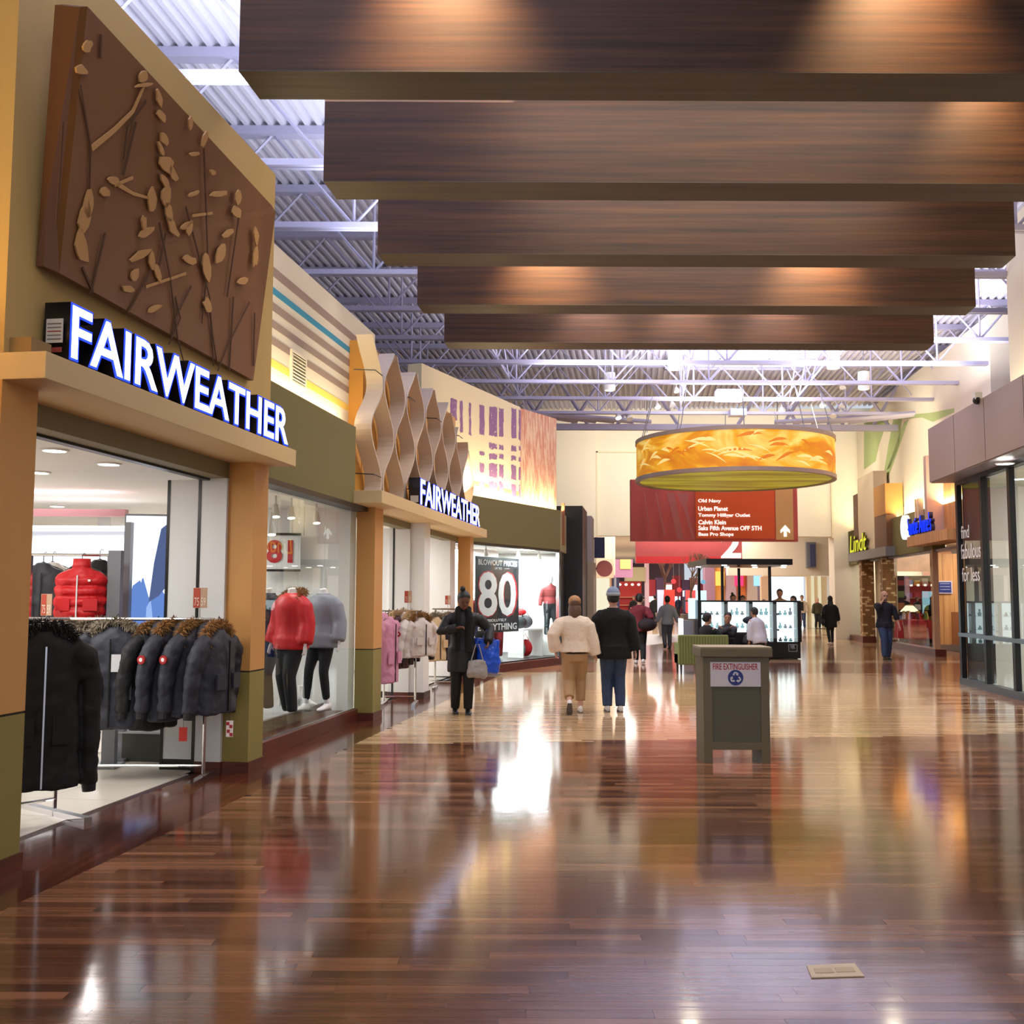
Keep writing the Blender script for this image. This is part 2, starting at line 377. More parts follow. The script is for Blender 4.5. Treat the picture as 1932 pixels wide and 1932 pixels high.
for k in range(-2, 10):
    Y = 11.13+2.338*k; 
    if Y < 5: continue
    x0, x1 = (-9, 14)
    j = thing('roof_joist', 'white open-web roof joist, %s counting away from the camera' % ['first', 'second', 'third', 'fourth', 'fifth', 'sixth', 'seventh', 'eighth', 'ninth', 'tenth', 'eleventh', 'twelfth'][k+2], 'truss', (x0, Y, 7.4), 'open web steel joists under the roof deck')
    B().box(x0, x1, Y-.09, Y-.015, 7.36, 7.45).box(x0, x1, Y+.015, Y+.09, 7.36, 7.45).obj('bottom_chord', STEEL, j)
    B().box(x0, x1, Y-.1, Y+.1, 8.86, 9.0).obj('top_chord', STEEL, j)
    x = x0; i = 0
    while x < x1-1.2:
        for nm, dx, a, c in (('diagonal_web', 1.3, (1.48 if i % 2 == 0 else 0), (0 if i % 2 == 0 else 1.48)),):
            me = joist_part('diagonal_web'+str(i % 2), dx, a, c, .035)
            o = bpy.data.objects.new('diagonal_web', me); COL.objects.link(o); o.parent = j; o.location = (x-x0, 0, 0.02)
        if i % 2 == 0:
            o = bpy.data.objects.new('vertical_web', joist_part('vertical_web', 0.001, 0, 1.48, .035)); COL.objects.link(o); o.parent = j; o.location = (x+1.3-x0, 0, .02)
        x += 1.3; i += 1
# purlin bridging that crosses the joists, and the fan of chords near the far wall
for bx, lab in ((-2.2, 'left'), (2.6, 'middle'), (6.0, 'right')):
    t = thing('joist_bridging', 'thin white steel bridging line running lengthwise between joists, %s one of three' % lab, 'bracing', (bx, 10, 7.5), 'bridging lines between the roof joists')
    f = lambda x, y, z, bx=bx: Vector((bx+.12*(y-10)+x, y, z))
    B(f).tube([(0, 9, 7.52), (0, 32.5, 7.52)], .03, 4).obj('lower_rod', STEEL, t)
    for k in range(9):
        Y = 11.13+2.338*k
        B(f).tube([(0, Y, 7.5), (0, Y+2.34, 8.85)], .025, 4).obj('cross_rod', STEEL, t); B(f).tube([(0, Y, 8.85), (0, Y+2.34, 7.5)], .025, 4).obj('cross_rod', STEEL, t)
for i, sx in enumerate((-1, 1)):
    t = thing('roof_girder', 'deep white truss meeting the far wall at the %s' % ('left' if sx < 0 else 'right'), 'truss', (5, 34, 7.2), 'deep trusses near the far wall')
    for q in range(5):
        xa = 6.5+sx*1.2; B().tube([(6.5+sx*(2+q*.6), 33.2, 7.3), (6.5+sx*(7+q*.5), 31.9-q*.5, 7.42)], .07, 4).obj('chord', STEEL, t)
        B().tube([(6.5+sx*(1+q*1.5), 34, 7.35), (6.5+sx*(2+q*1.5), 34, 8.9)], .06, 4).obj('strut', STEEL, t); B().tube([(6.5+sx*(3+q*1.5), 34, 7.35), (6.5+sx*(2+q*1.5), 34, 8.9)], .06, 4).obj('strut', STEEL, t)
    B().box(6.5+(0 if sx > 0 else -8.5), 6.5+(8.5 if sx > 0 else 0), 33.9, 34.1, 7.15, 7.35).obj('lower_chord', STEEL, t)
sk = thing('skylight', 'bright rectangular skylight in the roof above the yellow drum lamp', 'skylight', (7, 31, 8.9))
B().box(4.9, 9.2, 29.6, 32.2, 8.9, 8.96).obj('skylight_pane', glow('daylight_pane', (228, 236, 255), 3.2), sk)
B().box(4.8, 4.9, 29.5, 32.3, 8.8, 9).box(9.2, 9.3, 29.5, 32.3, 8.8, 9).box(4.8, 9.3, 29.5, 29.6, 8.8, 9).box(4.8, 9.3, 32.2, 32.3, 8.8, 9).obj('frame', STEEL, sk)
for x in (6.3, 7.8): B().box(x-.03, x+.03, 29.6, 32.2, 8.84, 8.9).obj('glazing_bar', STEEL, sk)
B().box(4.9, 9.2, 30.85, 30.95, 8.84, 8.9).obj('glazing_bar', STEEL, sk)
# ================================================================ five hanging timber beams
BW = grain('beam_wood', (40, 23, 11), (92, 56, 26), (.35, 14, 14), .62, bump=.02, fine=.65)
BWG = grain('beam_wood_soffit', (64, 53, 42), (86, 73, 57), (.35, 14, 14), .55, bump=.02)
zb = 6.06
for i in range(5):
    Y = 8.44+2.34*i; q = P([450, 610, 712, 787, 838][i], [138, 345, 480, 574, 648][i], Y); xl = q.x
    xr = {3: P(1841, 568, Y).x, 4: P(1762, 640, Y).x}.get(i, xl+(8.3 if i < 3 else 6.6))
    w = .5; z0 = zb
    t = thing('timber_beam', ['nearest and lowest looking dark timber beam, cut by the top edge of the photo', 'second timber beam from the camera, uniformly dark', 'third timber beam from the camera, middle one of the five', 'fourth timber beam from the camera with two warm pools of light', 'farthest and smallest timber beam, its face tinted rose'][i], 'beam', (xl, Y, z0), 'hanging timber beams')
    k = .12*w
    B().hexa([(xl, Y, z0+.012), (xr, Y, z0+.012), (xr+k, Y+w, z0+.012), (xl+k, Y+w, z0+.012), (xl, Y, z0+1.05), (xr, Y, z0+1.05), (xr+k, Y+w, z0+1.05), (xl+k, Y+w, z0+1.05)]).obj('beam_body', BW, t)
    B().hexa([(xl, Y, z0), (xr, Y, z0), (xr+k, Y+w, z0), (xl+k, Y+w, z0), (xl, Y, z0+.011), (xr, Y, z0+.011), (xr+k, Y+w, z0+.011), (xl+k, Y+w, z0+.011)]).obj('soffit_board', BWG, t)
    for xx in (xl+1.2, xr-1.2): B().tube([(xx, Y+.3, z0+1.05), (xx, Y+.3, 8.9)], .015, 6).obj('hanger_rod', STEEL, t)
# ================================================================ left shop front
def pier(s0, s1, label, ztop, nb=-.25, mat1=None):
    f = L; t = thing('pier', label, 'pillar', f(s0, 0, 0))
    B(f).box(s0, s1, nb, 0, .93, ztop).obj('upper_panel', mat1 or ORANGE, t)
    B(f).box(s0+.006, s1-.006, nb, -.006, .915, .93).obj('joint_strip', JOINT, t)
    B(f).box(s0, s1, nb, 0, .1, .915).obj('lower_panel', OLIVE, t)
    B(f).box(s0-.015, s1+.015, nb, .015, 0, .1).obj('baseboard', BASE, t)
    return t
pier(-.25, .1, 'wide orange and olive pier at the left edge of the photo', 2.87, -.44)
pier(3.5, 3.85, 'orange and olive pier beside the rack of black fur-trimmed coats', 2.87)
pier(7.6, 8.0, 'orange and olive pier right of the window with the red jacket', 2.8)
pier(14.4, 14.75, 'mustard yellow pier behind the woman in black', 2.8)
t = thing('mid_pier', 'plain white pier between the two far shop openings', 'pillar', L(10.5, -.3, 0))
B(L).box(10.55, 10.95, -.6, -.02, .1, 2.8).obj('shaft', WHITE, t); B(L).box(10.52, 10.98, -.62, 0, 0, .1).obj('baseboard', mat('dark_base', (58, 34, 26), .4), t)
def canopy(s0, s1, z0, z1, label):
    t = thing('canopy', label, 'canopy', L(s0, 0, z0))
    B(L).box(s0, s1, -1.0, .27, z0, z1).obj('fascia', mat('canopy_tan', (214, 186, 134), .6), t, bevel=.004)
    return t
canopy(-.25, 3.86, 2.87, 3.03, 'tan canopy slab under the larger lit sign')
canopy(6.95, 14.76, 2.8, 2.96, 'tan canopy slab under the smaller lit sign')
struct('wall_left_1', B(L).box(-.25, 3.85, -.7, 0, 3.03, 5.8), TAN)
struct('wall_left_2', B(L).box(-5, -.25, -.9, -.5, 2.9, 6.3), mat('yellow_lit_plaster', (236, 190, 84), .7))  # the yellow light on this wall is put into its plaster colour
# striped wall, its painted bands slightly proud
sw = struct('wall_left_3', B(L).box(3.85, 9.2, -.9, -.5, 3.6, 5.56), CREAM)
for z0, z1, c in ((5.18, 5.29, (160, 138, 124)), (4.98, 5.06, (58, 148, 178)), (4.79, 4.89, (160, 138, 124)), (4.60, 4.69, (160, 138, 124)), (4.41, 4.5, (160, 138, 124)), (4.16, 4.25, (246, 206, 96))):
    B(L).box(3.86, 9.2, -.5, -.497, z0, z1).obj('painted_band', mat('band_%d' % c[0], c, .7), sw, label={58: 'blue painted band', 246: 'yellow painted band'}.get(c[0], 'taupe painted band'))
struct('wall_left_4', B(L).box(3.85, 7.0, -.45, -.1, 2.8, 3.78), GREEN)
struct('trim_2', B(L).box(3.85, 7.6, -.3, -.1, 2.74, 2.8), BLACK)
v = thing('wall_vent', 'small beige louvred air vent on the striped wall', 'vent', L(5.68, -.5, 4.13))
B(L).box(5.66, 6.17, -.5, -.47, 4.1, 4.13).box(5.66, 6.17, -.5, -.47, 4.46, 4.49).box(5.66, 5.7, -.5, -.47, 4.13, 4.46).box(6.13, 6.17, -.5, -.47, 4.13, 4.46).obj('frame', CREAM, v)
B(L).box(5.7, 6.13, -.499, -.49, 4.13, 4.46).obj('backing', mat('vent_dark', (96, 78, 52), .8), v)
for k in range(8): B(L).hexa([(5.7, -.49, 4.14+k*.04), (6.13, -.49, 4.14+k*.04), (6.13, -.47, 4.155+k*.04), (5.7, -.47, 4.155+k*.04), (5.7, -.49, 4.148+k*.04), (6.13, -.49, 4.148+k*.04), (6.13, -.47, 4.163+k*.04), (5.7, -.47, 4.163+k*.04)]).obj('slat', CREAM, v)
# shop window between the piers
struct('baseboard_left', B(L).box(3.85, 7.6, -.55, -.2, 0, .15), BASE)
w = thing('shop_window', 'tall frameless shop window with the red and grey jackets behind it', 'window', L(5.7, -.25, .15))
for a, c in ((3.86, 4.75), (4.755, 5.4), (5.405, 6.3), (6.305, 7.59)): B(L).box(a, c, -.256, -.246, .15, 2.76).obj('pane', GLASS, w)
B(L).box(3.85, 7.6, -.27, -.23, .145, .165).obj('bottom_rail', CHROME, w)
struct('trim_3', B(L).box(7.35, 7.6, -1.6, -.26, .0, 2.8), WHITE)
# wheat relief panel, leaning out at the top
pb = [L(*L.at(82, 502, .06)), L(*L.at(478, 718, .06)), L(*L.at(520, 400, .30)), L(*L.at(513, 388, .30)), L(*L.at(180, 14, .38)), L(*L.at(118, 8, .2))]
pt = thing('relief_panel', 'large brown leaning panel with pale wheat stalks above the larger lit sign', 'artwork', pb[0])
PBR = mat('panel_brown', (128, 86, 52), .5, var=.08, vscale=(.8, .8, .8))
mid = [L(*L.at(112, 515, .12)), L(*L.at(165, 12, .40))]
B().prism([mid[0], pb[1], pb[2], pb[3], mid[1]], -L.n*.05).obj('panel_face', PBR, pt)
B().prism([pb[0], mid[0], mid[1], pb[5]], -L.n*.05).obj('panel_return', mat('panel_brown_dark', (104, 66, 40), .5), pt)
c00, c10, c11, c01 = mid[0], pb[1], pb[2], mid[1]
pn = ((c10-c00).cross(c01-c00)).normalized(); pn = pn if pn.dot(L.n) > 0 else -pn
WST = mat('stalk_dark', (84, 52, 30), .6); WLF = mat('leaf_pale', (196, 150, 92), .6)
def onpanel(px, py, lift=.006):
    d = Vector(ray(px, py)); q = c00+pn*lift; k = (q-Vector((0, 0, H))).dot(pn)/d.dot(pn); return Vector((0, 0, H))+d*k
def stalk(pts, w=.009, m=WST, nm='stalk', lb=None):
    b = B(); P3 = [onpanel(*p) for p in pts]; n = len(P3); up = []; dn = []
    for i, p in enumerate(P3):
        d = (P3[min(i+1, n-1)]-P3[max(i-1, 0)]).normalized(); s_ = d.cross(pn); ww = w*(1 if len(pts) < 3 else (1-.5*i/(n-1))); up.append(p+s_*ww); dn.append(p-s_*ww)
    for i in range(n-1): b.prism([up[i], up[i+1], dn[i+1], dn[i]], pn*.006)
    b.obj(nm, m, pt, label=lb)
def leaf(x, y, l, w, a):
    r = random.Random(int(x*13+y)); m_ = []
    for k in range(9):
        t_ = 2*math.pi*k/9; rx = math.cos(t_)*l/2*r.uniform(.75, 1.15); ry = math.sin(t_)*w/2*r.uniform(.6, 1.25)
        m_.append(onpanel(x+rx*math.cos(a)-ry*math.sin(a), y+rx*math.sin(a)+ry*math.cos(a)))
    B().prism(m_, pn*.012).obj('leaf', WLF, pt, label='pale cut leaf')
for pts in ([(150, 160), (170, 275), (168, 380)], [(190, 65), (188, 110)], [(118, 230), (112, 330), (104, 430)], [(256, 230), (232, 330)], [(198, 440), (170, 555)], [(275, 190), (240, 240), (232, 300)],
            [(300, 420), (320, 520), (335, 640), (345, 680)], [(350, 390), (395, 560), (402, 690)], [(384, 280), (392, 500), (380, 610)], [(440, 560), (432, 700)], [(360, 540), (330, 600), (322, 640)],
            [(470, 570), (430, 650), (410, 700)], [(290, 500), (240, 590)], [(155, 505), (175, 550)], [(395, 585), (402, 640), (410, 690)], [(330, 560), (340, 600), (318, 650)], [(450, 410), (428, 560)], [(480, 590), (478, 690)], [(312, 440), (296, 520)]):
    stalk(pts)
for x, y, l, w, a in ((163, 88, 26, 18, -1), (152, 132, 24, 20, .6), (165, 385, 18, 50, .1), (158, 410, 22, 60, .15), (152, 470, 24, 70, -.1), (298, 185, 34, 10, 1.35), (302, 218, 26, 12, 1.1), (308, 262, 14, 26, -.2), (302, 280, 34, 10, 1.2), (312, 310, 26, 40, -.3), (326, 330, 14, 34, -.4), (310, 345, 36, 12, 1.2),
                        (312, 370, 20, 40, .1), (316, 400, 40, 14, 1.4), (325, 430, 44, 14, 1.1), (268, 145, 20, 22, .3), (270, 160, 34, 8, -.2), (212, 340, 22, 18, .4), (196, 362, 20, 20, -.7), (285, 375, 16, 44, 0), (270, 420, 10, 28, 0), (275, 438, 34, 14, -.6), (262, 482, 46, 14, -.5), (350, 425, 26, 12, -.6), (355, 430, 14, 26, .2),
                        (285, 490, 12, 34, -.1), (296, 515, 12, 34, -.2), (240, 545, 24, 14, .3), (252, 520, 16, 26, .4), (290, 582, 30, 10, -.4), (388, 505, 16, 60, -.1), (355, 490, 26, 20, .4), (412, 365, 34, 12, -.1), (448, 372, 12, 30, .2), (445, 400, 18, 22, -.4), (430, 440, 26, 12, -.5), (482, 445, 10, 34, 0), (480, 485, 10, 40, .1), (455, 530, 22, 16, -.5),
                        (415, 480, 16, 40, .3), (365, 365, 24, 8, -.4), (400, 325, 14, 12, .5), (390, 575, 16, 30, -.2), (365, 290, 22, 8, -.2), (385, 262, 10, 30, .3), (358, 232, 8, 34, 0)): leaf(x, y, l, w, a)
stalk([(172, 280), (215, 245), (250, 210), (272, 160)], .02, WLF, 'stem', 'pale curved stem'); stalk([(222, 348), (250, 365), (285, 375)], .016, WLF, 'stem', 'pale curved stem'); stalk([(250, 335), (215, 350)], .01, WLF, 'stem', 'pale curved stem'); stalk([(400, 402), (362, 407)], .01, WLF, 'stem', 'pale curved stem'); stalk([(275, 541), (350, 516)], .01, WLF, 'stem', 'pale curved stem')
# ================================================================ lit channel-letter signs
LWH = glow('sign_white', (240, 246, 255), 3.4); LBL = glow('sign_blue', (36, 60, 255), 2.6)
def shop_sign(s0, s1, z0, z1, label, dep=.17):
    t = thing('shop_sign', label, 'sign', L(s0, .05, z0))
    B(L).box(s0-.02, s1, .03, .09, z0-.03, z1-.1).obj('raceway', BLACK, t)
    letters('FAIRWEATHER', L(s0, .03, z0), L.t, s1-s0, z1-z0, t, [(BLACK, 0, dep, .012), (LBL, dep+.001, .004, .010), (LWH, dep+.006, .003, -.004)], off=.018)
    return t
t = shop_sign(.1, 3.8, 3.07, 3.41, 'larger lit white letter sign with blue edges on the near canopy')
B(L).box(.062, .068, .06, .17, 3.16, 3.31).obj('warning_label', mat('label_white', (200, 196, 190), .6), t); B(L).box(.058, .062, .06, .17, 3.10, 3.13).obj('warning_strip', mat('label_red', (150, 60, 50), .6), t)
for k in range(5): B(L).box(.0585, .0615, .07, .16, 3.18+k*.024, 3.186+k*.024).obj('print_line', mat('print_red', (150, 50, 46), .6) if k == 2 else mat('print_grey', (110, 108, 106), .6), t)
t = shop_sign(9.3, 14.3, 2.99, 3.38, 'smaller lit white letter sign with blue edges on the far canopy')
B(L).box(9.27, 9.275, .06, .18, 3.02, 3.12).obj('warning_label', mat('label_white', (200, 196, 190), .6), t)
B(L).box(-.2, .0, -.02, .14, 3.03, 3.13).obj('junction_box', mat('box_tan', (150, 118, 70), .6)); tag(bpy.context.scene.collection.objects[-1], 'small tan junction box on the near canopy left of the sign', 'box')
# ================================================================ wave sculpture above the second canopy
struct('wall_left_5', B(L).box(L.at(684, 780, -.3)[0], 14.3, -.6, -.3, 2.96, 5.16), mat('ochre_plaster', (198, 140, 56), .7)); struct('wall_left_22', B(L).box(7.0, L.at(684, 780, -.3)[0], -.6, -.31, 2.96, 3.7), mat('ochre_plaster', (198, 140, 56), .7))
ws = thing('wave_sculpture', 'wavy pale upright ribbons on an ochre wall above the far canopy', 'artwork', L(10, 0, 2.96))
FIN = mat('pale_ribbon', (206, 192, 176), .5)
NF = 12; sa = L.at(703, 800, -.1)[0]; sb = L.at(884, 900, -.1)[0]
for k in range(NF):
    s_ = sa+k*(sb-sa)/(NF-1); ph = 0 if k % 2 == 0 else math.pi; rings = []; ztop = 5.12 if k < 8 else 5.12-(k-7)*.15
    for q in range(31):
        z = 2.97+(ztop-2.97)*q/30; w_ = .27*math.sin(2*math.pi*(z-2.97)/1.36+ph+.6); a = .02
        rings.append([(s_+w_-a, -.27, z), (s_+w_+a, -.27, z), (s_+w_+a, -.04, z), (s_+w_-a, -.04, z)])
    B(L).loft(rings).obj('ribbon', FIN, ws)
    if k % 3 == 0:
        for z in (3.25, 4.65): B(L).tube([(s_-.25, -.3, z), (s_-.25, .0, z-.02), (s_+.1, .0, z-.02)], .008, 6).obj('wire_bracket', BLACK, ws)
# ================================================================ end of left front: angled window, murals, dark shop
D0 = (-.8, 21.4); E0 = (1.18, 25.1); DF = Frame(D0, (E0[0]-D0[0], E0[1]-D0[1])); DL = math.hypot(E0[0]-D0[0], E0[1]-D0[1])
struct('wall_left_6', B(DF).box(-.6, DL, -.4, 0, 2.76, 3.72), GREEN)
struct('trim_4', B(DF).box(-.6, DL, -.2, -.02, 2.7, 2.76), BLACK); struct('baseboard_left_2', B(DF).box(-.6, DL, -.4, 0, 0, .17), BASE)
w = thing('shop_window', 'angled shop window with the large sale poster and white display', 'window', DF(2, 0, .17))
for a, c in ((-.5, 2.0), (2.01, DL-.08)): B(DF).box(a, c, -.05, -.04, .17, 2.7).obj('pane', GLASS, w)
B(DF).box(DL-.08, DL, -.08, 0, .17, 2.7).obj('frame_post', CHROME, w)
def mural(name, fr, s0, s1, z0, z1, kind, th=.15):
    m = bpy.data.materials.new(name); m.use_nodes = True; nt = m.node_tree; p = nt.nodes['Principled BSDF']; p.inputs['Roughness'].default_value = .7
    tc = nn(nt, 'ShaderNodeTexCoord'); lk = nt.links.new
    base = {'purple': (238, 222, 176), 'pink': (232, 200, 160), 'green': (236, 222, 168)}[kind]; ink = {'purple': (140, 98, 140), 'pink': (214, 142, 112), 'green': (140, 160, 92)}[kind]
    mp = nn(nt, 'ShaderNodeMapping'); mp.inputs['Scale'].default_value = {'purple': (1, 1, 1), 'pink': (9, 9, 1.2), 'green': (1, 1, 1)}[kind]
    no = nn(nt, 'ShaderNodeTexNoise', i_Scale=14.0 if kind != 'pink' else 1.6, i_Detail=6.0, i_Roughness=.7); lk(tc.outputs['Object'], mp.inputs[0]); lk(mp.outputs[0], no.inputs['Vector'])
    rp = nn(nt, 'ShaderNodeValToRGB'); e = rp.color_ramp.elements
    if kind == 'pink': e[0].position = .44; e[1].position = .56
    else: e[0].position = .34; e[1].position = .40
    e[0].color = lin(base); e[1].color = lin(ink); lk(no.outputs[0], rp.inputs[0]); lk(rp.outputs[0], p.inputs['Base Color']); return m
MP = Frame((-1.75, 19.6), (.42, 1)); mw = struct('wall_left_7', B(MP).box(0, 5.0, -.3, 0, 3.3, 6.1), mat('mural_cream', (238, 222, 176), .75))
PUR = mural('mural_purple_ink', MP, 0, 5, 3, 6, 'purple')
rp_ = random.Random(5)
def muralpx(px, py, n=.004): return MP.at(px, py, n)
for (x0, x1, segs) in ((850, 862, [(752, 790)]), (868, 873, [(755, 815)]), (885, 889, [(760, 820)]), (905, 914, [(764, 820), (852, 858), (872, 890), (908, 930)]), (923, 938, [(766, 822), (836, 846), (855, 866), (874, 899), (908, 934)]), (942, 950, [(770, 822), (839, 847), (856, 864), (876, 900), (908, 932)]), (965, 974, [(770, 826), (840, 850), (860, 868), (877, 904), (912, 936)]), (979, 985, [(773, 830), (842, 850), (862, 870), (880, 905), (914, 938)])):
    for (y0, y1) in segs:
        a = [muralpx(x0, y0), muralpx(x1, y0+2), muralpx(x1, y1+2), muralpx(x0, y1)]; n_ = 5; pts_ = []
        for i in range(4):
            for k in range(n_):
                u = k/n_; q = [a[i][j]*(1-u)+a[(i+1) % 4][j]*u for j in range(3)]; q[0] += rp_.uniform(-.02, .02); q[2] += rp_.uniform(-.02, .02); pts_.append(MP(*q))
        B().prism(pts_, -MP.n*.003).obj('painted_block', PUR, mw, label='purple painted block')
a_ = MP.at(893, 890); B(MP).box(2.2, 5.0, .001, .002, 3.98, 4.08).obj('painted_band', mat('band_246', (246, 206, 96), .7), mw, label='yellow painted band')
MK = Frame(tuple(MP(5.0, 0, 0))[:2], (.62, 1)); struct('wall_left_8', B(MK).box(0, 1.75, -.3, 0, 3.3, 6.08), mural('mural_pink', MK, 0, 2, 3, 6, 'pink'))
BK = Frame(E0, (.13, 1))
struct('wall_left_9', B(BK).box(0, 1.9, -.12, 0, 2.74, 3.72), mat('olive_light', (156, 142, 96), .7)); struct('trim_5', B(BK).box(0, .25, -.1, -.02, 0, 2.74), mat('pale_stone', (196, 176, 150), .6))
B(BK).box(.5, .62, -.02, .06, 2.9, 3.95).obj('wall_fin', mat('fin_brown', (150, 96, 64), .6)); tag(COL.objects[-1], 'slim brown upright blade on the olive wall end', 'fin')
struct('wall_left_10', B(BK).box(1.9, 4.0, -.3, .42, 0, 4.0), mat('black_front', (22, 20, 20), .4)); struct('wall_left_11', B(BK).box(.25, 1.9, -.1, -.02, 0, 2.74), mat('black_front', (22, 20, 20), .4))
struct('wall_left_12', B(BK).box(4.0, 5.2, -.5, .55, 2.6, 3.9), mat('grey_stone', (176, 164, 156), .6)); struct('trim_6', B(BK).box(4.0, 5.4, -.5, .6, 0, 2.6), mat('tile_stone', (176, 158, 128), .4))
t = thing('blade_sign', 'small dark blue hanging blade sign by the grey stone front', 'sign', BK(4.9, .7, 2.75)); B(BK).box(5.0, 5.1, .57, .87, 2.75, 3.35).obj('board', mat('navy', (28, 30, 66), .4), t); B(BK).box(5.02, 5.08, .53, .6, 3.3, 3.33).obj('bracket', BLACK, t)
t = thing('blade_sign', 'round pink blade sign under the navy one', 'sign', BK(5.27, .8, 2.25)); B(BK).tube([(5.25, .85, 2.45), (5.3, .85, 2.45)], .24, 20).obj('disc', mat('salmon', (222, 128, 116), .5), t); B(BK).box(5.25, 5.29, .58, .65, 2.43, 2.47).obj('bracket', BLACK, t)
# ================================================================ far wall and portal
EY = 40.5
struct('wall_far', B().box(-6, 3.3, EY-.1, EY+.6, 0, 9.1).box(3.3, 12.6, EY, EY+.6, 4.02, 9.1).box(12.6, 16, EY-.1, EY+.6, 0, 9.1), CREAM)
struct('trim_7', B().box(3.3, 3.37, EY-.12, EY, 3.96, 7.35).box(3.3, 12.6, EY-.12, EY-.02, 7.3, 7.36).box(12.53, 12.6, EY-.12, EY, 3.96, 7.35), mat('trim_cream', (226, 212, 180), .7))
struct('wall_far_2', B().box(2.0, 4.6, 46, 46.3, 2.6, 6).box(9.6, 16, 46, 46.3, 2.6, 6), CREAM)
struct('ceiling_2', B().box(-4, 18, EY+.6, 110, 5.2, 5.4), WPLAS)
struct('wall_left_13', B().box(1.6, 2.0, EY+.6, 48, 0, 5.2).box(-6, 3.6, 60, 60.3, 0, 5.2), WPLAS); struct('wall_right_1', B().box(17.6, 18, EY+.6, 62, 0, 5.2), WPLAS)
struct('wall_far_3', B().box(-4, 18, 108, 108.4, 0, 5.4), mat('far_dark', (120, 84, 84), .7))
# ================================================================ right side
R = RFR
ks = struct('wall_right_2', B(R).box(-.35, -.31, -3.5, .38, 3.88, 4.93), MAUVE)
fas = thing('cladding_fascia', 'mauve-grey panelled fascia above the dark glazed shop', 'fascia', R(3, .4, 3.9))
sl = [-.35]+[R.at(px, 800, .4)[0] for px in (1799, 1857)]; sl += [sl[-1]+1.75*k for k in range(1, 9)]
for a, c in zip(sl, sl[1:]): B(R).box(a+.012, c-.012, .38, .4, 3.88, 4.93).obj('panel', MAUVE, fas)
B(R).box(-.3, 14, -.2, .38, 3.9, 4.92).obj('backing', JOINT, fas); B(R).box(-.3, 14, -.25, .38, 3.86, 3.9).obj('soffit', mat('soffit_grey', (130, 120, 124), .35), fas)
struct('wall_right_3', B(R).box(1.6, 14, -1.2, -.5, 4.9, 8.3), CREAM)
gw = thing('glazed_front', 'black framed floor to ceiling glazing of the shop at the right edge', 'window', R(3, 0, 0))
B(R).box(-.1, 12, -.12, .02, 0, .12).obj('sill', mat('sill_grey', (70, 78, 82), .4), gw); B(R).box(-.1, 12, -.08, .02, .9, .97).obj('mid_rail', mat('rail_grey', (110, 122, 128), .35, metal=.5), gw); B(R).box(-.1, 12, -.1, .0, 3.78, 3.9).obj('top_rail', BLACK, gw)
ps = [-.05]+[R.at(px, 1100, 0)[0] for px in (1854, 1908)]; ps += [ps[-1]+1.1*k for k in (1, 2, 3, 4, 5)]
for q in ps: B(R).box(q-.06, q+.06, -.09, .0, .1, 3.8).obj('mullion', BLACK, gw)
for a, c in zip(ps, ps[1:]):
    B(R).box(a+.05, c-.05, -.07, -.06, .97, 3.78).obj('pane', GLASS, gw); B(R).box(a+.05, c-.05, -.07, -.06, .12, .9).obj('pane', GLASS, gw)
a, c = ps[0]+.06, ps[1]-.06
B(R).box(a, c, -.2, -.1, .12, 3.78).obj('shade_panel', mat('shade_panel', (62, 54, 50), .3), gw, label='dark grey printed panel')
LT = mat('white_vinyl', (236, 236, 236), .5, emit=0)
for wd_, (xa, ya, xb, yb) in (('find', (1806, 1018, 1822, 990)), ('fabulous', (1806, 1056, 1848, 1024)), ('for less', (1808, 1098, 1845, 1066))):
    q0 = R.at(xa, ya, -.05); q1 = R.at(xb, yb, -.05); textfit('lettering', wd_, R(q0[0]+.26, -.05, q0[2]), R.t, (q1[0]-q0[0])*.85, {'find': .24, 'fabulous': .28, 'for less': .26}[wd_], LT, gw, depth=.004, label='white vinyl lettering')
struct('wall_right_4', B(R).box(-.1, .0, -6, -.22, 0, 3.84).box(0, 14, -6.3, -6, 0, 3.84), WPLAS); struct('ceiling_3', B(R).box(0, 14, -6, -.2, 3.8, 3.85), WPLAS); struct('floor_2', B(R).box(0, 14, -6, -.12, -.02, .004), mat('pale_tile', (206, 202, 196), .25))
# far right storefronts
S = Frame((11.8, 29.0), (-.12, -1)); S_ = lambda s, n, z: S(-s, n, z)      # here s grows away from the camera
struct('wall_right_5', B(S_).box(-.0, 14, -.35, 0, 2.98, 4.2), GREEN); struct('trim_8', B(S_).box(-3, 8, -.3, -.05, 2.92, 2.98), BLACK); struct('baseboard_right', B(S_).box(0, 5.5, -.3, .0, 0, .2), BASE)
GM = S.at(1640, 950, -.7)
gwall = struct('wall_right_6', B(S_).box(-4, 11.4, -.9, -.4, 3.8, 8.6), CREAM)
MG = mat('mural_green', (168, 184, 122), .7)
def gpoly(pts):
    q = [S(*S.at(px, py, -.395)) for px, py in pts]; B().prism(q, -S.n*.003).obj('painted_shape', MG, gwall, label='green painted shape')
gpoly([(1630, 786), (1680, 790), (1672, 800), (1658, 840), (1652, 870), (1630, 886)]); gpoly([(1685, 792), (1702, 790), (1696, 840), (1680, 882), (1668, 890), (1676, 840)])
gpoly([(1706, 796), (1714, 792), (1690, 862), (1674, 905), (1668, 900), (1686, 850)]); gpoly([(1630, 786), (1700, 784), (1760, 778), (1800, 770), (1800, 778), (1760, 796), (1740, 788), (1680, 792), (1632, 812)])
gpoly([(1674, 918), (1690, 917), (1699, 928), (1706, 955), (1700, 958), (1693, 935), (1686, 925), (1674, 926)]); gpoly([(1672, 940), (1682, 934), (1690, 936), (1682, 950), (1674, 962)])
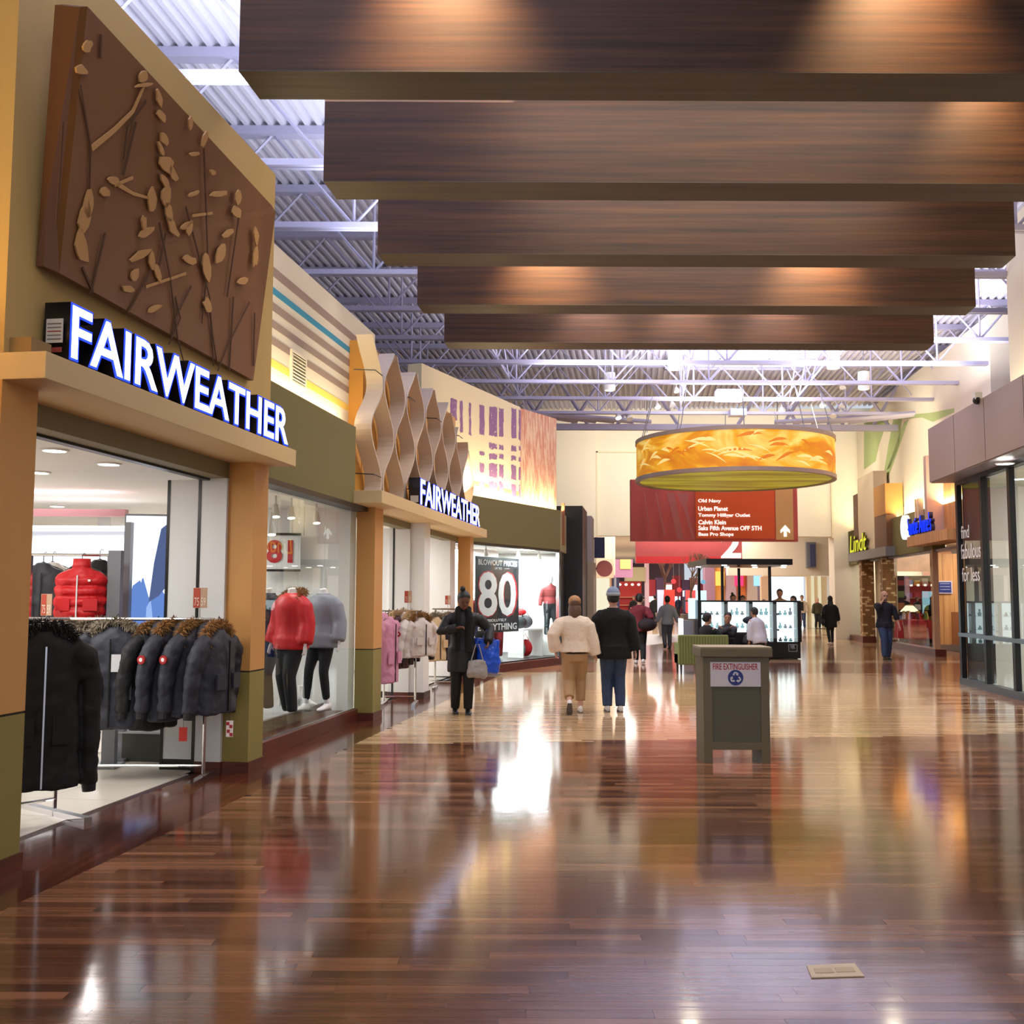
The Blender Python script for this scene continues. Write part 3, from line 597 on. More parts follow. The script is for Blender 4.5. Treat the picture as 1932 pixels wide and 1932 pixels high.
sw2 = thing('shop_window', 'right hand chocolate shop window with dark shelves behind it', 'window', S_(2.5, 0, .2))
for a, c in ((.15, 1.8), (1.81, 3.6), (3.61, 5.55)): B(S_).box(a, c, -.12, -.11, .2, 2.92).obj('pane', GLASS, sw2)
B(S_).box(0, .14, -.15, .0, .2, 3.0).obj('frame_post', mat('post_wood', (190, 150, 110), .5), sw2)
WD = grain('maple_board', (190, 132, 76), (226, 170, 108), (9, 9, .5), .5, bump=.02)
wp = thing('wood_wall', 'light maple plank wall left of the black glazed front', 'wall panel', (12.9, 32, 0))
for k in range(6):
    x = 12.98+k*.34; B().box(x, x+.33, 32+.002*(k % 3), 32.1, .2, 3.0).obj('plank', WD, wp)
B().box(13.55, 13.8, 31.985, 32.0, .2, 1.2).obj('inlay_plank', mat('walnut', (150, 92, 52), .5), wp); B().box(12.98, 15, 31.98, 32.1, 0, .2).obj('baseboard', mat('base_grey', (120, 100, 88), .5), wp)
nb = thing('notice', 'blue notice in a pale frame on the maple plank wall', 'sign', P(1784, 1123, 31.98)); q = P(1768, 1120, 31.97); q2 = P(1796, 1096, 31.97)
B().box(q.x, q2.x, 31.95, 31.98, q.z, q2.z).obj('frame', mat('lilac_frame', (206, 196, 214), .5), nb); B().box(q.x+.04, q2.x-.04, 31.94, 31.95, q.z+.04, q2.z-.04).obj('sheet', mat('notice_blue', (38, 52, 130), .5), nb)
for k in range(3): B().box(q.x+.08, q2.x-.08, 31.936, 31.94, q.z+.12+k*.09, q.z+.135+k*.09).obj('print_line', mat('pale_ink', (200, 206, 226), .6), nb)
# soffit/canopy with blue letter sign
ac = thing('canopy', 'light wood canopy slab under the blue letter sign', 'canopy', S_(-.5, .2, 3.0)); B(S_).box(-3, .9, -.2, .45, 3.1, 3.38).obj('fascia', WD, ac)
struct('wall_right_7', B(S_).box(-3, .0, -.5, -.25, 3.38, 6), WD); struct('trim_9', B(S_).box(-.35, -.1, -.3, .2, 3.38, 5.6), mat('pink_stone', (206, 176, 160), .6))
for k in range(2): B(S_).box(.75+k*.3, .85+k*.3, .0, .15, 3.38, 4.5).obj('wall_fin', mat('fin_pale', (206, 176, 150), .6)); tag(COL.objects[-1], ['nearer', 'farther'][k]+' of two slim pale blades behind the blue sign', 'fin')
bs = thing('shop_sign', 'blue glowing letter sign with a white oval on the right side', 'sign', S_(0, .5, 3.38))
BLU = glow('blue_letter', (20, 46, 255), 2.2); letters("Auntie Anne's", S_(.85, .36, 3.42), S.t, 2.5, .5, bs, [(mat('navy', (28, 30, 66), .4), 0, .1, .004), (BLU, .101, .01, 0)], off=.0)
B(S_).tube([(1.06, .38, 3.68), (1.06, .5, 3.68)], [.36, .36], 24).obj('oval', glow('oval_white', (250, 250, 250), 1.4), bs)
# chocolate shop portal with pale block, brick piers and script sign
cp = thing('shop_portal', 'stepped pale block portal with a grey canopy and brown brick piers', 'entrance', S_(7.5, 0, 0))
sp = lambda px, n=0: -S.at(px, 1050, n)[0]
zz_ = lambda px, py, n=0: S.at(px, py, n)[2]
B(S_).box(sp(1671, .3), sp(1600, .3), -.2, .3, 2.98, 3.28).obj('canopy_slab', mat('slab_grey', (118, 118, 118), .5), cp)
B(S_).box(sp(1651, .15), sp(1621, .15), -.3, .15, 3.28, zz_(1640, 892, .15)).obj('tall_block', mat('block_beige', (206, 186, 160), .6), cp); a, c = sp(1673, .2), sp(1651, .2)
B(S_).box(a, c, -.35, .2, zz_(1662, 972, .2), zz_(1662, 915, .2)).obj('upper_box', mat('box_ochre', (188, 130, 66), .6), cp); B(S_).box(a+.03, c, -.35, .18, 3.28, zz_(1662, 972, .2)).obj('lower_box', mat('box_brown', (110, 72, 48), .6), cp); B(S_).box(sp(1620, .1), sp(1612, .1), -.1, .1, 3.28, zz_(1616, 932, .1)).obj('brown_post', mat('fin_brown2', (96, 60, 44), .6), cp)
BRK = mat('brick_brown', (150, 108, 62), .7, var=.15, vscale=(9, 9, 22)); BRL = mat('brick_light', (220, 190, 140), .7)
rb = random.Random(9)
for a, c in ((5.6, 6.05), (8.85, 9.3)):
    B(S_).box(a, c, -.35, .06, .22, 2.98).obj('brick_pier', mat('mortar', (120, 88, 54), .8), cp); B(S_).box(a-.03, c+.03, -.38, .1, 0, .22).obj('pier_base', mat('base_red', (110, 50, 34), .5), cp)
    bk = B(); bl = B()
    for r in range(36):
        z = .24+r*.076
        if z+.066 > 2.97: break
        for q in range(3):
            t0 = (q+.5*(r % 2))*.17-.08; lo, hi = max(0, t0), min(.47, t0+.16)
            if hi-lo < .03: continue
            tgt = bl if rb.random() < .2 else bk; pr = rb.uniform(.0, .008)+(.012 if tgt is bl else 0)
            tgt.m = lambda x, y, zz, a=a: S_(a-y, .06-x*.88, zz); tgt.box(lo, hi, -.01, .008+pr, z, z+.066); tgt.m = (lambda x, y, zz, a=a, c=c: S_(a+x*(c-a)/.47, .06+y, zz)); tgt.box(lo, hi, -.01, .008+pr, z, z+.066)
    bk.obj('bricks', BRK, cp, kind='stuff'); bl.obj('raised_bricks', BRL, cp, kind='stuff', label='pale raised bricks')
struct('door_1', B(S_).box(6.05, 8.85, -.5, -.4, 0, 2.98), mat('door_beige', (206, 188, 150), .6))
ys = thing('shop_sign', 'yellow script letter sign on the grey canopy of the brick portal', 'sign', S_(9, .3, 3.28)); YEL = glow('yellow_letter', (210, 206, 60), 1.3); a, c = sp(1632, .34), sp(1601, .34)
letters('Lindt', S_(c, .2, 3.3), S.t, (c-a)*.95, .62, ys, [(mat('olive_dark', (90, 80, 24), .5), 0, .08, .015), (YEL, .081, .01, 0)], skew=.25, off=.0)
struct('wall_right_8', B(S_).box(9.3, 11.6, -.35, 0, 2.9, 4.2), GREEN); struct('trim_10', B(S_).box(sp(1590), 14.5, -.5, .1, 0, 4.1), mat('white_post', (222, 218, 214), .6)); struct('baseboard_right_2', B(S_).box(9.3, 13, -.3, .02, 0, .2), BASE)
sw3 = thing('shop_window', 'far chocolate shop window left of the brick portal', 'window', S_(11, 0, .2)); B(S_).box(9.4, sp(1590), -.12, -.11, .2, 2.9).obj('pane', GLASS, sw3); B(S_).box(9.3, 9.37, -.15, -.05, .2, 2.9).obj('frame_post', STEEL, sw3)
struct('wall_right_9', B(S_).box(-3, 12, -5.6, -5.3, 0, 4), WPLAS); struct('ceiling_4', B(S_).box(-3, 12, -5.3, -.3, 3.3, 3.35), WPLAS)
# outer shells so the hall is closed
struct('wall_left_14', B().box(-12, -11.6, -6, 37, 0, 9.1), mat('shell_grey', (120, 120, 130), .8)); struct('wall_right_10', B().box(17, 17.3, -6, 37, 0, 9.1), mat('shell_grey', (120, 120, 130), .8))
# ================================================================ cove lights (on top of the olive bulkheads)
def strip(name, a, b_, n, z, power, color, fr, tilt=0):
    p = fr((a+b_)/2, n, z); l = area(name, p, abs(b_-a), power, color, sy=.06); X = fr.t; Zd = (fr.n*math.sin(tilt)+Vector((0, 0, -math.cos(tilt)))); Yv = Zd.cross(X)
    l.matrix_world = Matrix.Translation(p) @ Matrix((X, Yv, Zd)).transposed().to_4x4(); return l
strip('cove_light', 3.9, 7.5, -.4, 3.82, 42, (1, .80, .45), L, .35)
strip('cove_light', -4, -.3, -.4, 3.05, 40, (1, .72, .3), L, .35)
strip('cove_light', .2, 4.7, .22, 3.76, 110, (1, .82, .5), MP, .5)
strip('cove_light', .0, 1.7, .22, 3.76, 30, (1, .82, .5), MK, .5)
strip('cove_light', -11, 2.5, -.2, 4.24, 420, (1, .84, .48), S, .35)
strip('cove_light', 1.8, 12, .0, 4.97, 90, (1, .86, .6), R, .5)
# ================================================================ interior of the near shop
TILE = mat('pale_floor_tile', (206, 198, 184), .22)
sf = struct('floor_3', B(L).box(-6, 16, -12, -.5, -.06, -.004), mat('tile_grout', (150, 146, 138), .6))
k = 0
for i in range(8):
    for j in range(5):
        B(L).box(-1.6+i*.62+.002, -1.6+(i+1)*.62-.002, -.5-(j+1)*.62+.002, -.5-j*.62-.002, -.004, .001).obj('floor_tile', TILE, sf)
B(L).box(-6, -1.6, -12, -.5, -.004, .001).box(3.36, 16, -12, -.55, -.004, .001).box(-1.6, 3.36, -12, -3.6, -.004, .001).obj('floor_tiles', TILE, sf, kind='stuff')
struct('ceiling_5', B(L).box(-6, 16.5, -12, -.46, 2.78, 2.84), WPLAS); struct('wall_left_15', B(L).box(-6, 16.5, -12.2, -12, 0, 2.8), WPLAS); struct('wall_left_16', B(L).box(-6.2, -6, -12, -.6, 0, 3), WPLAS)
struct('wall_left_17', B(L).box(-6, -.3, -.8, -.6, 0, 3), TAN); struct('wall_left_18', B(L).box(16.3, 16.5, -12, -1.2, 0, 2.8), WPLAS)
struct('trim_11', B(L).box(.1, 3.5, -.45, -.25, 2.72, 2.87), mat('lintel_olive', (128, 118, 84), .6)); struct('trim_12', B(L).box(.1, 3.5, -.5, -.42, 2.70, 2.74), BLACK)
struct('trim_13', B(L).box(8.0, 14.4, -.45, -.25, 2.70, 2.8), mat('lintel_olive', (128, 118, 84), .6))
for dx in (0, 7.05):
    for (sx, n0, n1) in ((3.46, -.5, -.25), (3.56, -.86, -.53)):
        t = thing('folding_door_panel', ('' if dx else '')+['white folding door leaf', 'white folding door leaf set deeper inside'][n0 < -.6]+[' beside the rack of black fur-trimmed coats', ' beside the plain white pier'][dx > 0], 'door panel', L(sx+dx, n0, 0), 'folded shop door leaves')
        B(L).box(sx+dx, sx+.04+dx, n0, n1, .1, 2.72).obj('leaf', WHITE, t); B(L).box(sx-.005+dx, sx+.045+dx, n0-.03, n0, 0, 2.72).obj('edge_gasket', BLACK, t); B(L).box(sx+dx, sx+.04+dx, n0, n1, 0, .1).obj('kick_strip', BASE if n0 > -.6 else BLACK, t)
DISC = glow('downlight_disc', (255, 252, 246), 9)
def downlight(p, label, group, r=.09, power=16):
    t = thing('ceiling_downlight', label, 'light', p, group); B().cyl((p[0], p[1], p[2]-.012), r, .008, 20).obj('lamp_disc', DISC, t)
    B().loft([[(p[0]+math.cos(q*.3142)*rr_, p[1]+math.sin(q*.3142)*rr_, z) for q in range(20)] for rr_, z in ((r, p[2]-.004), (r, p[2]-.016), (r+.02, p[2]-.012), (r+.022, p[2]))], cap=False).obj('rim', WPLAS, t)
Z0 = 2.78
for i, (px, py) in enumerate(((103, 848), (205, 874), (73, 890), (108, 954))):
    q = G(px, py, Z0); downlight(q, ['round downlight nearest the shop doorway', 'round downlight near the white folding door', 'round downlight half hidden by the left pier', 'elongated looking downlight deep inside the shop'][i], 'downlights in the near shop')
for s_, n_, p in ((1.5, -1.6, 60), (1.5, -4.5, 120), (5.5, -3, 110), (5.5, -7, 120), (1, -8, 120), (10, -2.5, 110), (12.5, -4.5, 110), (13.5, -1.8, 60)):
    a_ = area('shop_panel_light', L(s_, n_, 2.76), 1.2, p, (1, .97, .95))
# track spots over window 1
def trackspot(p, to, label, group=None, power=0, r=.045, col=(1, .93, .85), on=True, up=.16):
    p = Vector(p); d = (Vector(to)-p).normalized(); t = thing('track_spotlight', label, 'light', p, group)
    B().tube([p+Vector((0, 0, up)), p+Vector((0, 0, .02))], .012, 6).obj('stem', WHITE, t); B().tube([p-d*.06, p+d*.05, p+d*.08], [r*.6, r, r*1.05], 12).obj('can', mat('lamp_white', (226, 222, 214), .4), t, smooth=False)
    if on: B().tube([p+d*.081, p+d*.084], r*.9, 12).obj('lens', glow('spot_lens', (255, 244, 226), 14), t)
    if power: spot('spot', p+d*.1, to, power, col, 60, .6, .03)
    return t
for i, (px, py, Y) in enumerate(((520, 962, 11.4), (549, 965, 12.0), (597, 975, 12.6), (512, 995, 10.9))):
    q = P(px, py, Y); trackspot(q, q+Vector((.1, -.2, -1)), ['bright track spot at the left edge of the first window', 'track spot above the red window jacket', 'track spot above the grey window jacket', 'lowest track spot by the orange pier in the first window'][i], 'track spots over the first window display', 22)
# light box poster of a blue jacket
lb = P(280, 1055, 10.6); fr = Frame((P(233, 1055, 10.5).x, 10.5), (1, .15)); fr.n = -fr.n if fr.n.y > 0 else fr.n
t = thing('poster_lightbox', 'tall lit poster of a blue denim parka inside the near shop', 'poster', fr(.2, 0, .9))
B(fr).box(0, .50, -.08, 0, .6, 2.45).obj('case', GREY, t); B(fr).box(.015, .485, 0, .004, .62, 2.43).obj('backlit_sheet', glow('poster_white', (235, 242, 255), 1.5), t)
PB1 = glow('poster_blue', (104, 140, 212), 1.0); PB2 = glow('poster_dark', (96, 112, 160), .8); PB3 = glow('poster_light', (150, 182, 235), 1.1)
def fp(pts, m, n, nm='printed_shape'): B().prism([fr(x, n, z) for x, z in pts], fr.n*.001).obj(nm, m, t)
fp([(.02, .63), (.02, 1.35), (.10, 1.72), (.2, 1.8), (.26, 1.6), (.34, 1.75), (.42, 1.62), (.48, 1.3), (.48, .63)], PB1, .005); fp([(.22, .63), (.24, 1.5), (.28, 1.58), (.33, 1.2), (.36, .63)], PB3, .007)
fp([(.26, 1.55), (.3, 1.95), (.36, 2.3), (.48, 2.4), (.48, 1.9), (.42, 1.7), (.36, 1.62)], PB2, .007); fp([(.36, .63), (.38, 1.1), (.47, 1.3), (.48, .8), (.46, .63)], PB2, .008)
fp([(.18, 1.02), (.34, 1.0), (.33, 1.14), (.19, 1.15)], glow('poster_pocket', (110, 146, 214), 1.0), .009); fp([(.03, 1.22), (.07, 1.18), (.09, 1.27), (.06, 1.33), (.03, 1.3)], glow('poster_badge', (220, 110, 130), 1.0), .009); fp([(.12, 2.38), (.1, 2.0), (.18, 1.75), (.24, 2.05), (.22, 2.38)], glow('poster_fur', (255, 255, 255), 1.6), .008)
for i, (px, w_, Y) in enumerate(((218, 24, 9.9), (241, 12, 10.3))):
    q = P(px, 1000, Y); t = thing('display_post', ['wide grey upright display post right of the red vest', 'slim grey upright post left of the lit poster'][i], 'post', (q.x, Y, 0)); ww = w_/1950*Y/2
    B().box(q.x-ww, q.x+ww, Y, Y+.08, .03, 2.05+.3*i).obj('post', GREY, t); B().box(q.x-ww-.04, q.x+ww+.04, Y-.1, Y+.18, 0.001, .03).obj('foot', GREY, t)
# glowing shelf band and header panels deep in the shop
t = thing('wall_shelving', 'grey wall display with lit white bands deep in the near shop', 'shelving', (-5, 12.6, 0))
a, c = P(60, 1000, 12.6).x, P(214, 1000, 12.6).x
B().box(a-1.5, c+.3, 12.6, 12.7, 0, 2.4).obj('back_panel', mat('panel_grey', (168, 174, 182), .4), t); B().box(a-1.5, c+.3, 12.5, 12.6, 2.40, 2.46).obj('lit_band', glow('band_white', (250, 248, 255), 3), t); B().box(a-1.5, c+.3, 12.45, 12.6, 1.92, 1.95).obj('lit_shelf', glow('band_white2', (250, 248, 255), 1.5), t); B().box(a-1.5, c+.3, 12.3, 12.6, 1.86, 1.9).obj('shelf', GREY, t)
B().tube([(a-1.5, 12.35, 1.8), (c+.3, 12.35, 1.8)], .015, 8).obj('rail', CHROME, t)
struct('trim_14', B().box(-8, P(235, 1000, 11.5).x, 11.5, 11.6, 2.5, 2.58), mat('pink_band', (226, 170, 182), .6))
# ---------------------------------------------------------------- garments
def furmesh(path, rad, n, ln, seed=1):
    r = random.Random(seed); b = B(); path = [Vector(p) for p in path]
    for i in range(n):
        k = r.random()*(len(path)-1); a = int(k); p = path[a].lerp(path[min(a+1, len(path)-1)], k-a); d = Vector((r.gauss(0, 1), r.gauss(0, 1), r.gauss(.1, 1))).normalized()
        p = p+d*rad*.7; q = p+(d+Vector((0, 0, -.35)))*ln*r.uniform(.5, 1.2); s_ = d.cross(Vector((r.random(), r.random(), 1))).normalized()*.006; u = d.cross(s_.normalized())*.006
        b.add([p+s_, p-s_*.5+u, p-s_*.5-u, q], [(0, 1, 3), (1, 2, 3), (2, 0, 3)])
    return b
FURG = mat('grey_fur', (150, 138, 118), .9, var=.5, vscale=(30, 30, 30)); FURB = mat('brown_fur', (150, 108, 60), .9, var=.6, vscale=(26, 26, 26)); FURK = mat('black_fur', (24, 22, 22), .9)
CBLK = mat('black_coat_cloth', (22, 22, 25), .65, bump=.15, bscale=90); CNAV = mat('navy_coat_cloth', (42, 45, 56), .6, bump=.15, bscale=90); RED = mat('red_coat_cloth', (200, 20, 28), .5); LGREY = mat('light_grey_cloth', (176, 178, 184), .6)
BADGE = mat('red_badge', (170, 30, 34), .5); BADW = mat('white_badge', (232, 230, 226), .5); HANG = mat('hanger_black', (20, 20, 20), .4)
def coat(label, loc, rotz=0, cloth=CNAV, fur=FURG, h=.78, w=.25, hood=True, badge=False, sleeve=.62, tagc=None, group=None, puffy=0, cat='coat', name='fur_trimmed_coat', sleeves=True, splay=0.0, cuff=None, zipm=None, vox=.016):
    t = thing(name, label, cat, (0, 0, 0), group); b = B()
    prof = [(-.04, .05, .05), (-.07, .09, .06), (-.10, .17, .075), (-.14, .22, .09), (-.2, w, .1), (-.4, w*.97, .11), (-h*.75, w, .12), (-h, w*1.06, .125)]
    if puffy:
        z = -.14; pr = prof[:3]
        while z > -h+.02: pr += [(z, w*.97, .095), (z-puffy*.35, w*1.06, .13), (z-puffy*.7, w*1.05, .13)]; z -= puffy
        prof = pr+[(-h, w, .11)]
    N = 20; b.loft([[(a*math.copysign(abs(math.cos(2*math.pi*k/N))**.8, math.cos(2*math.pi*k/N)), d*math.sin(2*math.pi*k/N), z) for k in range(N)] for z, a, d in prof])
    if sleeves:
        for s_ in (-1, 1): b.tube([(s_*w*.72, 0, -.14), (s_*(w+.04), 0, -.22), (s_*(w+.07+splay*.4), .03, -.4), (s_*(w+.06+splay), .05, -.14-sleeve)], [.08, .082, .075, .06], 12)
    if hood: b.ell((0, .09, -.1), (.17, .09, .13), 14, 8)
    b.obj('shell', cloth, t, remesh=vox, disp=(.034, .11))
    if sleeves:
        for s_ in (-1, 1): B().tube([(s_*(w+.06+splay), .05, -.12-sleeve), (s_*(w+.065+splay), .05, -.19-sleeve)], [.052, .046], 12).obj('cuff', cuff or CBLK, t)
    if fur: furmesh([(-.2, -.02, -.2), (-.2, .0, -.07), (-.12, -.01, .0), (0, .0, .02), (.12, -.01, .0), (.2, .0, -.07), (.2, -.02, -.2)], .03, 900, .06, len(label)).obj('fur_trim', fur, t, kind='stuff')
    B().box(-.006, .006, -.135, -.122, -h+.02, -.14).obj('zip_placket', zipm or HANG, t)
    for s_ in (-1, 1): B().hexa([(s_*.06, -.14, -h*.72), (s_*.19, -.13, -h*.72), (s_*.19, -.11, -h*.72), (s_*.06, -.12, -h*.72), (s_*.06, -.14, -h*.55), (s_*.19, -.13, -h*.55), (s_*.19, -.11, -h*.55), (s_*.06, -.12, -h*.55)]).obj('pocket_flap', cloth, t)
    B().tube([(0, 0, -.04), (0, 0, .05), (.02, 0, .075), (.03, 0, .055)], .004, 6).tube([(-.18, 0, -.11), (0, 0, -.03), (.18, 0, -.11)], .008, 6).obj('hanger', HANG, t)
    if badge:
        for s_ in (-1, 1):
            x = s_*(w+.128); B().tube([(x-s_*.03, .02, -.3), (x+s_*.012, .02, -.3)], .038, 16).obj('badge', BADGE, t); B().tube([(x, .02, -.3), (x+s_*.014, .02, -.3)], .018, 10).obj('badge_emblem', BADW, t)
    if tagc: B().box(.02, .1, -.16, -.155, -.42, -.27).obj('price_tag', tagc, t)
    t.location = loc; t.rotation_euler = (0, 0, rotz); return t
PAPER = mat('price_paper', (222, 222, 226), .6)
def rack(p0, p1, z, label, m=CHROME, base=True, cross=.45):
    p0 = Vector((p0[0], p0[1], 0)); p1 = Vector((p1[0], p1[1], 0)); d = (p1-p0).normalized(); q = Vector((-d.y, d.x, 0)); t = thing('clothes_rack', label, 'rack', (p0+p1)/2)
    Z = Vector((0, 0, 1)); B().tube([p0-d*.06+Z*z, p1+d*.06+Z*z], .014, 8).obj('hanging_rail', m, t)
    for p in (p0, p1):
        B().tube([p+Z*.05, p+Z*z], .016, 4).obj('upright', m, t)
        B().prism([p+q*cross+d*.03, p+q*cross-d*.03, p-q*cross-d*.03, p-q*cross+d*.03], Z*.04).obj('foot', m, t)
        OBJ = COL.objects[-1]; 
    B().tube([p0+Z*.12, p1+Z*.12], .012, 6).obj('lower_bar', m, t)
    return t
Y0 = 9.3; zr = 1.41; xa = P(60, 1172, Y0).x; xb = P(366, 1172, Y0).x
rack((xa, Y0, 0), (xb+.12, Y0, 0), zr, 'chrome clothes rack holding the black fur-trimmed coats at the shop entrance')
def atx(px, Y=Y0): return P(px, 1172, Y).x
coat('black coat with grey fur hood second from the left pier', (atx(128), Y0+.05, zr-.05), .9, CNAV, FURG, .85, group='coats on the entrance rack')
coat('dark coat facing front with a white paper tag on its chest', (atx(228), Y0-.12, zr-.03), .08, CNAV, FURG, .92, w=.27, tagc=PAPER, splay=-.02, group='coats on the entrance rack')
coat('dark coat with grey fur hood just behind the tagged coat', (atx(178), Y0+.12, zr-.04), .4, CBLK, FURG, .95, group='coats on the entrance rack')
coat('black coat with tan fur hood right of the tagged coat', (atx(292), Y0+.05, zr-.05), 1.1, CBLK, FURB, .92, group='coats on the entrance rack')
coat('dark coat with brown fur hood and a red sleeve badge, third from the right', (atx(325), Y0, zr-.04), 1.25, CNAV, FURB, .84, badge=True, group='coats on the entrance rack')
coat('dark coat with brown fur hood and red sleeve badge next to the rack end', (atx(368), Y0, zr-.04), 1.2, CNAV, FURB, .8, badge=True, group='coats on the entrance rack')
coat('rightmost dark coat on the entrance rack, its sleeve hanging by the orange pier', (atx(410), Y0+.02, zr-.05), 1.3, CNAV, FURB, .78, splay=.03, group='coats on the entrance rack')
t = thing('price_tag', 'red swing tag hanging below the coats on the entrance rack', 'tag', (atx(346), Y0-.2, .4)); q = P(346, 1385, Y0-.22); B().box(q.x-.035, q.x+.035, Y0-.23, Y0-.225, q.z-.06, q.z+.06).obj('card', mat('tag_red', (190, 50, 40), .5), t); B().tube([(q.x, Y0-.2275, q.z+.06), (q.x, Y0-.2275, q.z+.3)], .002, 4).obj('string', BLACK, t)
t = thing('price_tag', 'red and white swing tag against the olive pier', 'tag', P(433, 1375, 9.2)); q = P(433, 1375, 9.15); B().box(q.x-.03, q.x+.03, 9.15, 9.155, q.z-.07, q.z+.07).obj('card', mat('tag_redwhite', (236, 226, 222), .5), t)
for dx, dz in ((-.015, .045), (.012, .02), (-.01, -.02), (.015, -.05)): B().box(q.x+dx-.013, q.x+dx+.013, 9.147, 9.15, q.z+dz-.014, q.z+dz+.014).obj('printed_patch', mat('tag_crimson', (170, 36, 44), .5), t)
B().tube([(q.x, 9.152, q.z+.07), (q.x, 9.152, q.z+.42)], .002, 4).obj('string', BLACK, t)
def signholder(px, py, Y, label, w_=.12, h_=.2, zb=1.41):
    q = P(px, py, Y); t = thing('price_sign', label, 'sign', (q.x, Y, zb)); B().tube([(q.x, Y, zb), (q.x, Y, q.z-h_/2)], .004, 6).obj('stem', CHROME, t)
    B().box(q.x-w_/2, q.x+w_/2, Y-.006, Y, q.z-h_/2, q.z+h_/2).obj('card', mat('card_sand', (196, 160, 132), .5), t); B().box(q.x-w_/2+.004, q.x, Y-.008, Y-.006, q.z-h_/2+.004, q.z+h_/2-.004).obj('red_half', mat('card_red', (186, 74, 52), .5), t)
    textfit('price_text', '75', (q.x-w_/2+.012, Y-.009, q.z-h_/2+.02), (1, 0, 0), w_/2-.02, h_*.4, mat('card_ink', (232, 214, 196), .5), t, depth=.001); textfit('price_text', '59', (q.x+.008, Y-.007, q.z-h_/2+.02), (1, 0, 0), w_/2-.02, h_*.4, mat('card_ink2', (236, 226, 210), .5), t, depth=.001)
signholder(378, 1128, 9.3, 'red and sand coloured price card on a stem above the entrance rack', .125, .18)
# big black coat close to the left pier
coat('large black long coat hanging closest to the left pier', (P(84, 1190, 7.4).x, 7.4, 1.40), .55, mat('black_long_coat', (13, 12, 13), .75), FURK, 1.14, w=.25, sleeve=1.0, splay=.03, zipm=CHROME)
rack((P(-90, 1190, 7.4).x, 7.0, 0), (P(70, 1190, 7.4).x, 7.8, 0), 1.44, 'chrome rack at the left pier holding the large black coat')
# red vest, dark garments behind
q = P(155, 1058, 9.9)
v = coat('bright red quilted vest on display inside the near shop', (q.x, 9.9, q.z+.0), .1, RED, None, .66, w=.235, hood=False, sleeves=False, puffy=.1, cat='vest', name='quilted_vest', vox=.012, zipm=mat('zip_white', (220, 220, 220), .4))
B().loft([[(math.cos(2*math.pi*k/16)*r_, math.sin(2*math.pi*k/16)*r_*.75, z) for k in range(16)] for r_, z in ((.09, -.08), (.085, -.04), (.08, .02), (.07, .02), (.068, -.04))]).obj('collar', RED, v, smooth=True); B().box(.1, .125, -.14, -.13, -.2, -.18).obj('chest_logo', BADW, v)
rack((P(60, 1048, 10.0).x, 10.0, 0), (P(206, 1048, 10).x, 10.0, 0), q.z+.06, 'tall chrome rack inside the near shop holding the red vest', cross=.2)
q = P(92, 1055, 10.2); coat('dark grey jacket left of the red vest', (q.x-.05, 10.2, q.z), .3, mat('charcoal', (58, 60, 66), .6), None, .8, hood=False, name='jacket')
q = P(108, 1055, 10.6); coat('white sleeved jacket half behind the red vest', (q.x+.02, 10.45, q.z), .5, mat('off_white_cloth', (224, 220, 214), .6), None, .7, hood=False, name='jacket'); q = P(196, 1050, 10.6); coat('black jacket behind the right shoulder of the red vest', (q.x, 10.5, q.z), .5, CBLK, None, .7, hood=False, name='jacket')
signholder(88, 1141, 9.6, 'small white and red price card left of the red vest', .1, .2)
# white draped cloth, dark plinth, white box
b = B(); q = P(245, 1400, 10.9)
for k in range(17): pass
cl = B(); rows = []
for j in range(8):
    z = 1.0*(1-j/7); rows.append([(q.x+(.16+.1*j/7)*math.cos(k*math.pi/16+math.pi)*(1+.12*math.sin(k*2.3)), 10.9+(.12+.08*j/7)*math.sin(k*math.pi/16+math.pi)*(1+.25*math.sin(k*1.9+.4)), max(z, .01)) for k in range(33)])
cl.loft(rows, cap=False); o = cl.obj('draped_cloth', mat('white_cloth', (214, 212, 214), .8), smooth=True); tag(o, 'white cloth hanging down to the floor behind the coats', 'cloth')
b = B(); rq = random.Random(4)
for k in range(9): b.ell((q.x+.05+rq.uniform(0, .42), 10.6+rq.uniform(-.1, .1), .05+rq.uniform(0, .05)), (rq.uniform(.06, .12), rq.uniform(.06, .1), rq.uniform(.05, .09)), 10, 6)
tag(b.obj('crumpled_bag', mat('white_plastic', (226, 226, 230), .4), remesh=.015, disp=(.03, .06)), 'crumpled white plastic heap on the shop floor under the coats', 'bag')
for px, w_, Y, c, lab in ((286, .2, 11.2, BLACK, 'narrow black plinth on the floor behind the coats'), (325, .32, 10.9, WHITE, 'white plinth behind the right end of the coat rack')):
    q = P(px, 1400, Y); t = thing('display_plinth', lab, 'plinth', (q.x, Y, 0)); B().box(q.x-w_/2, q.x+w_/2, Y, Y+.3, .03, 1.0).obj('box', c, t, bevel=.006); B().box(q.x-w_/2+.02, q.x+w_/2-.02, Y+.02, Y+.28, 0.001, .03).obj('kick', BLACK, t)
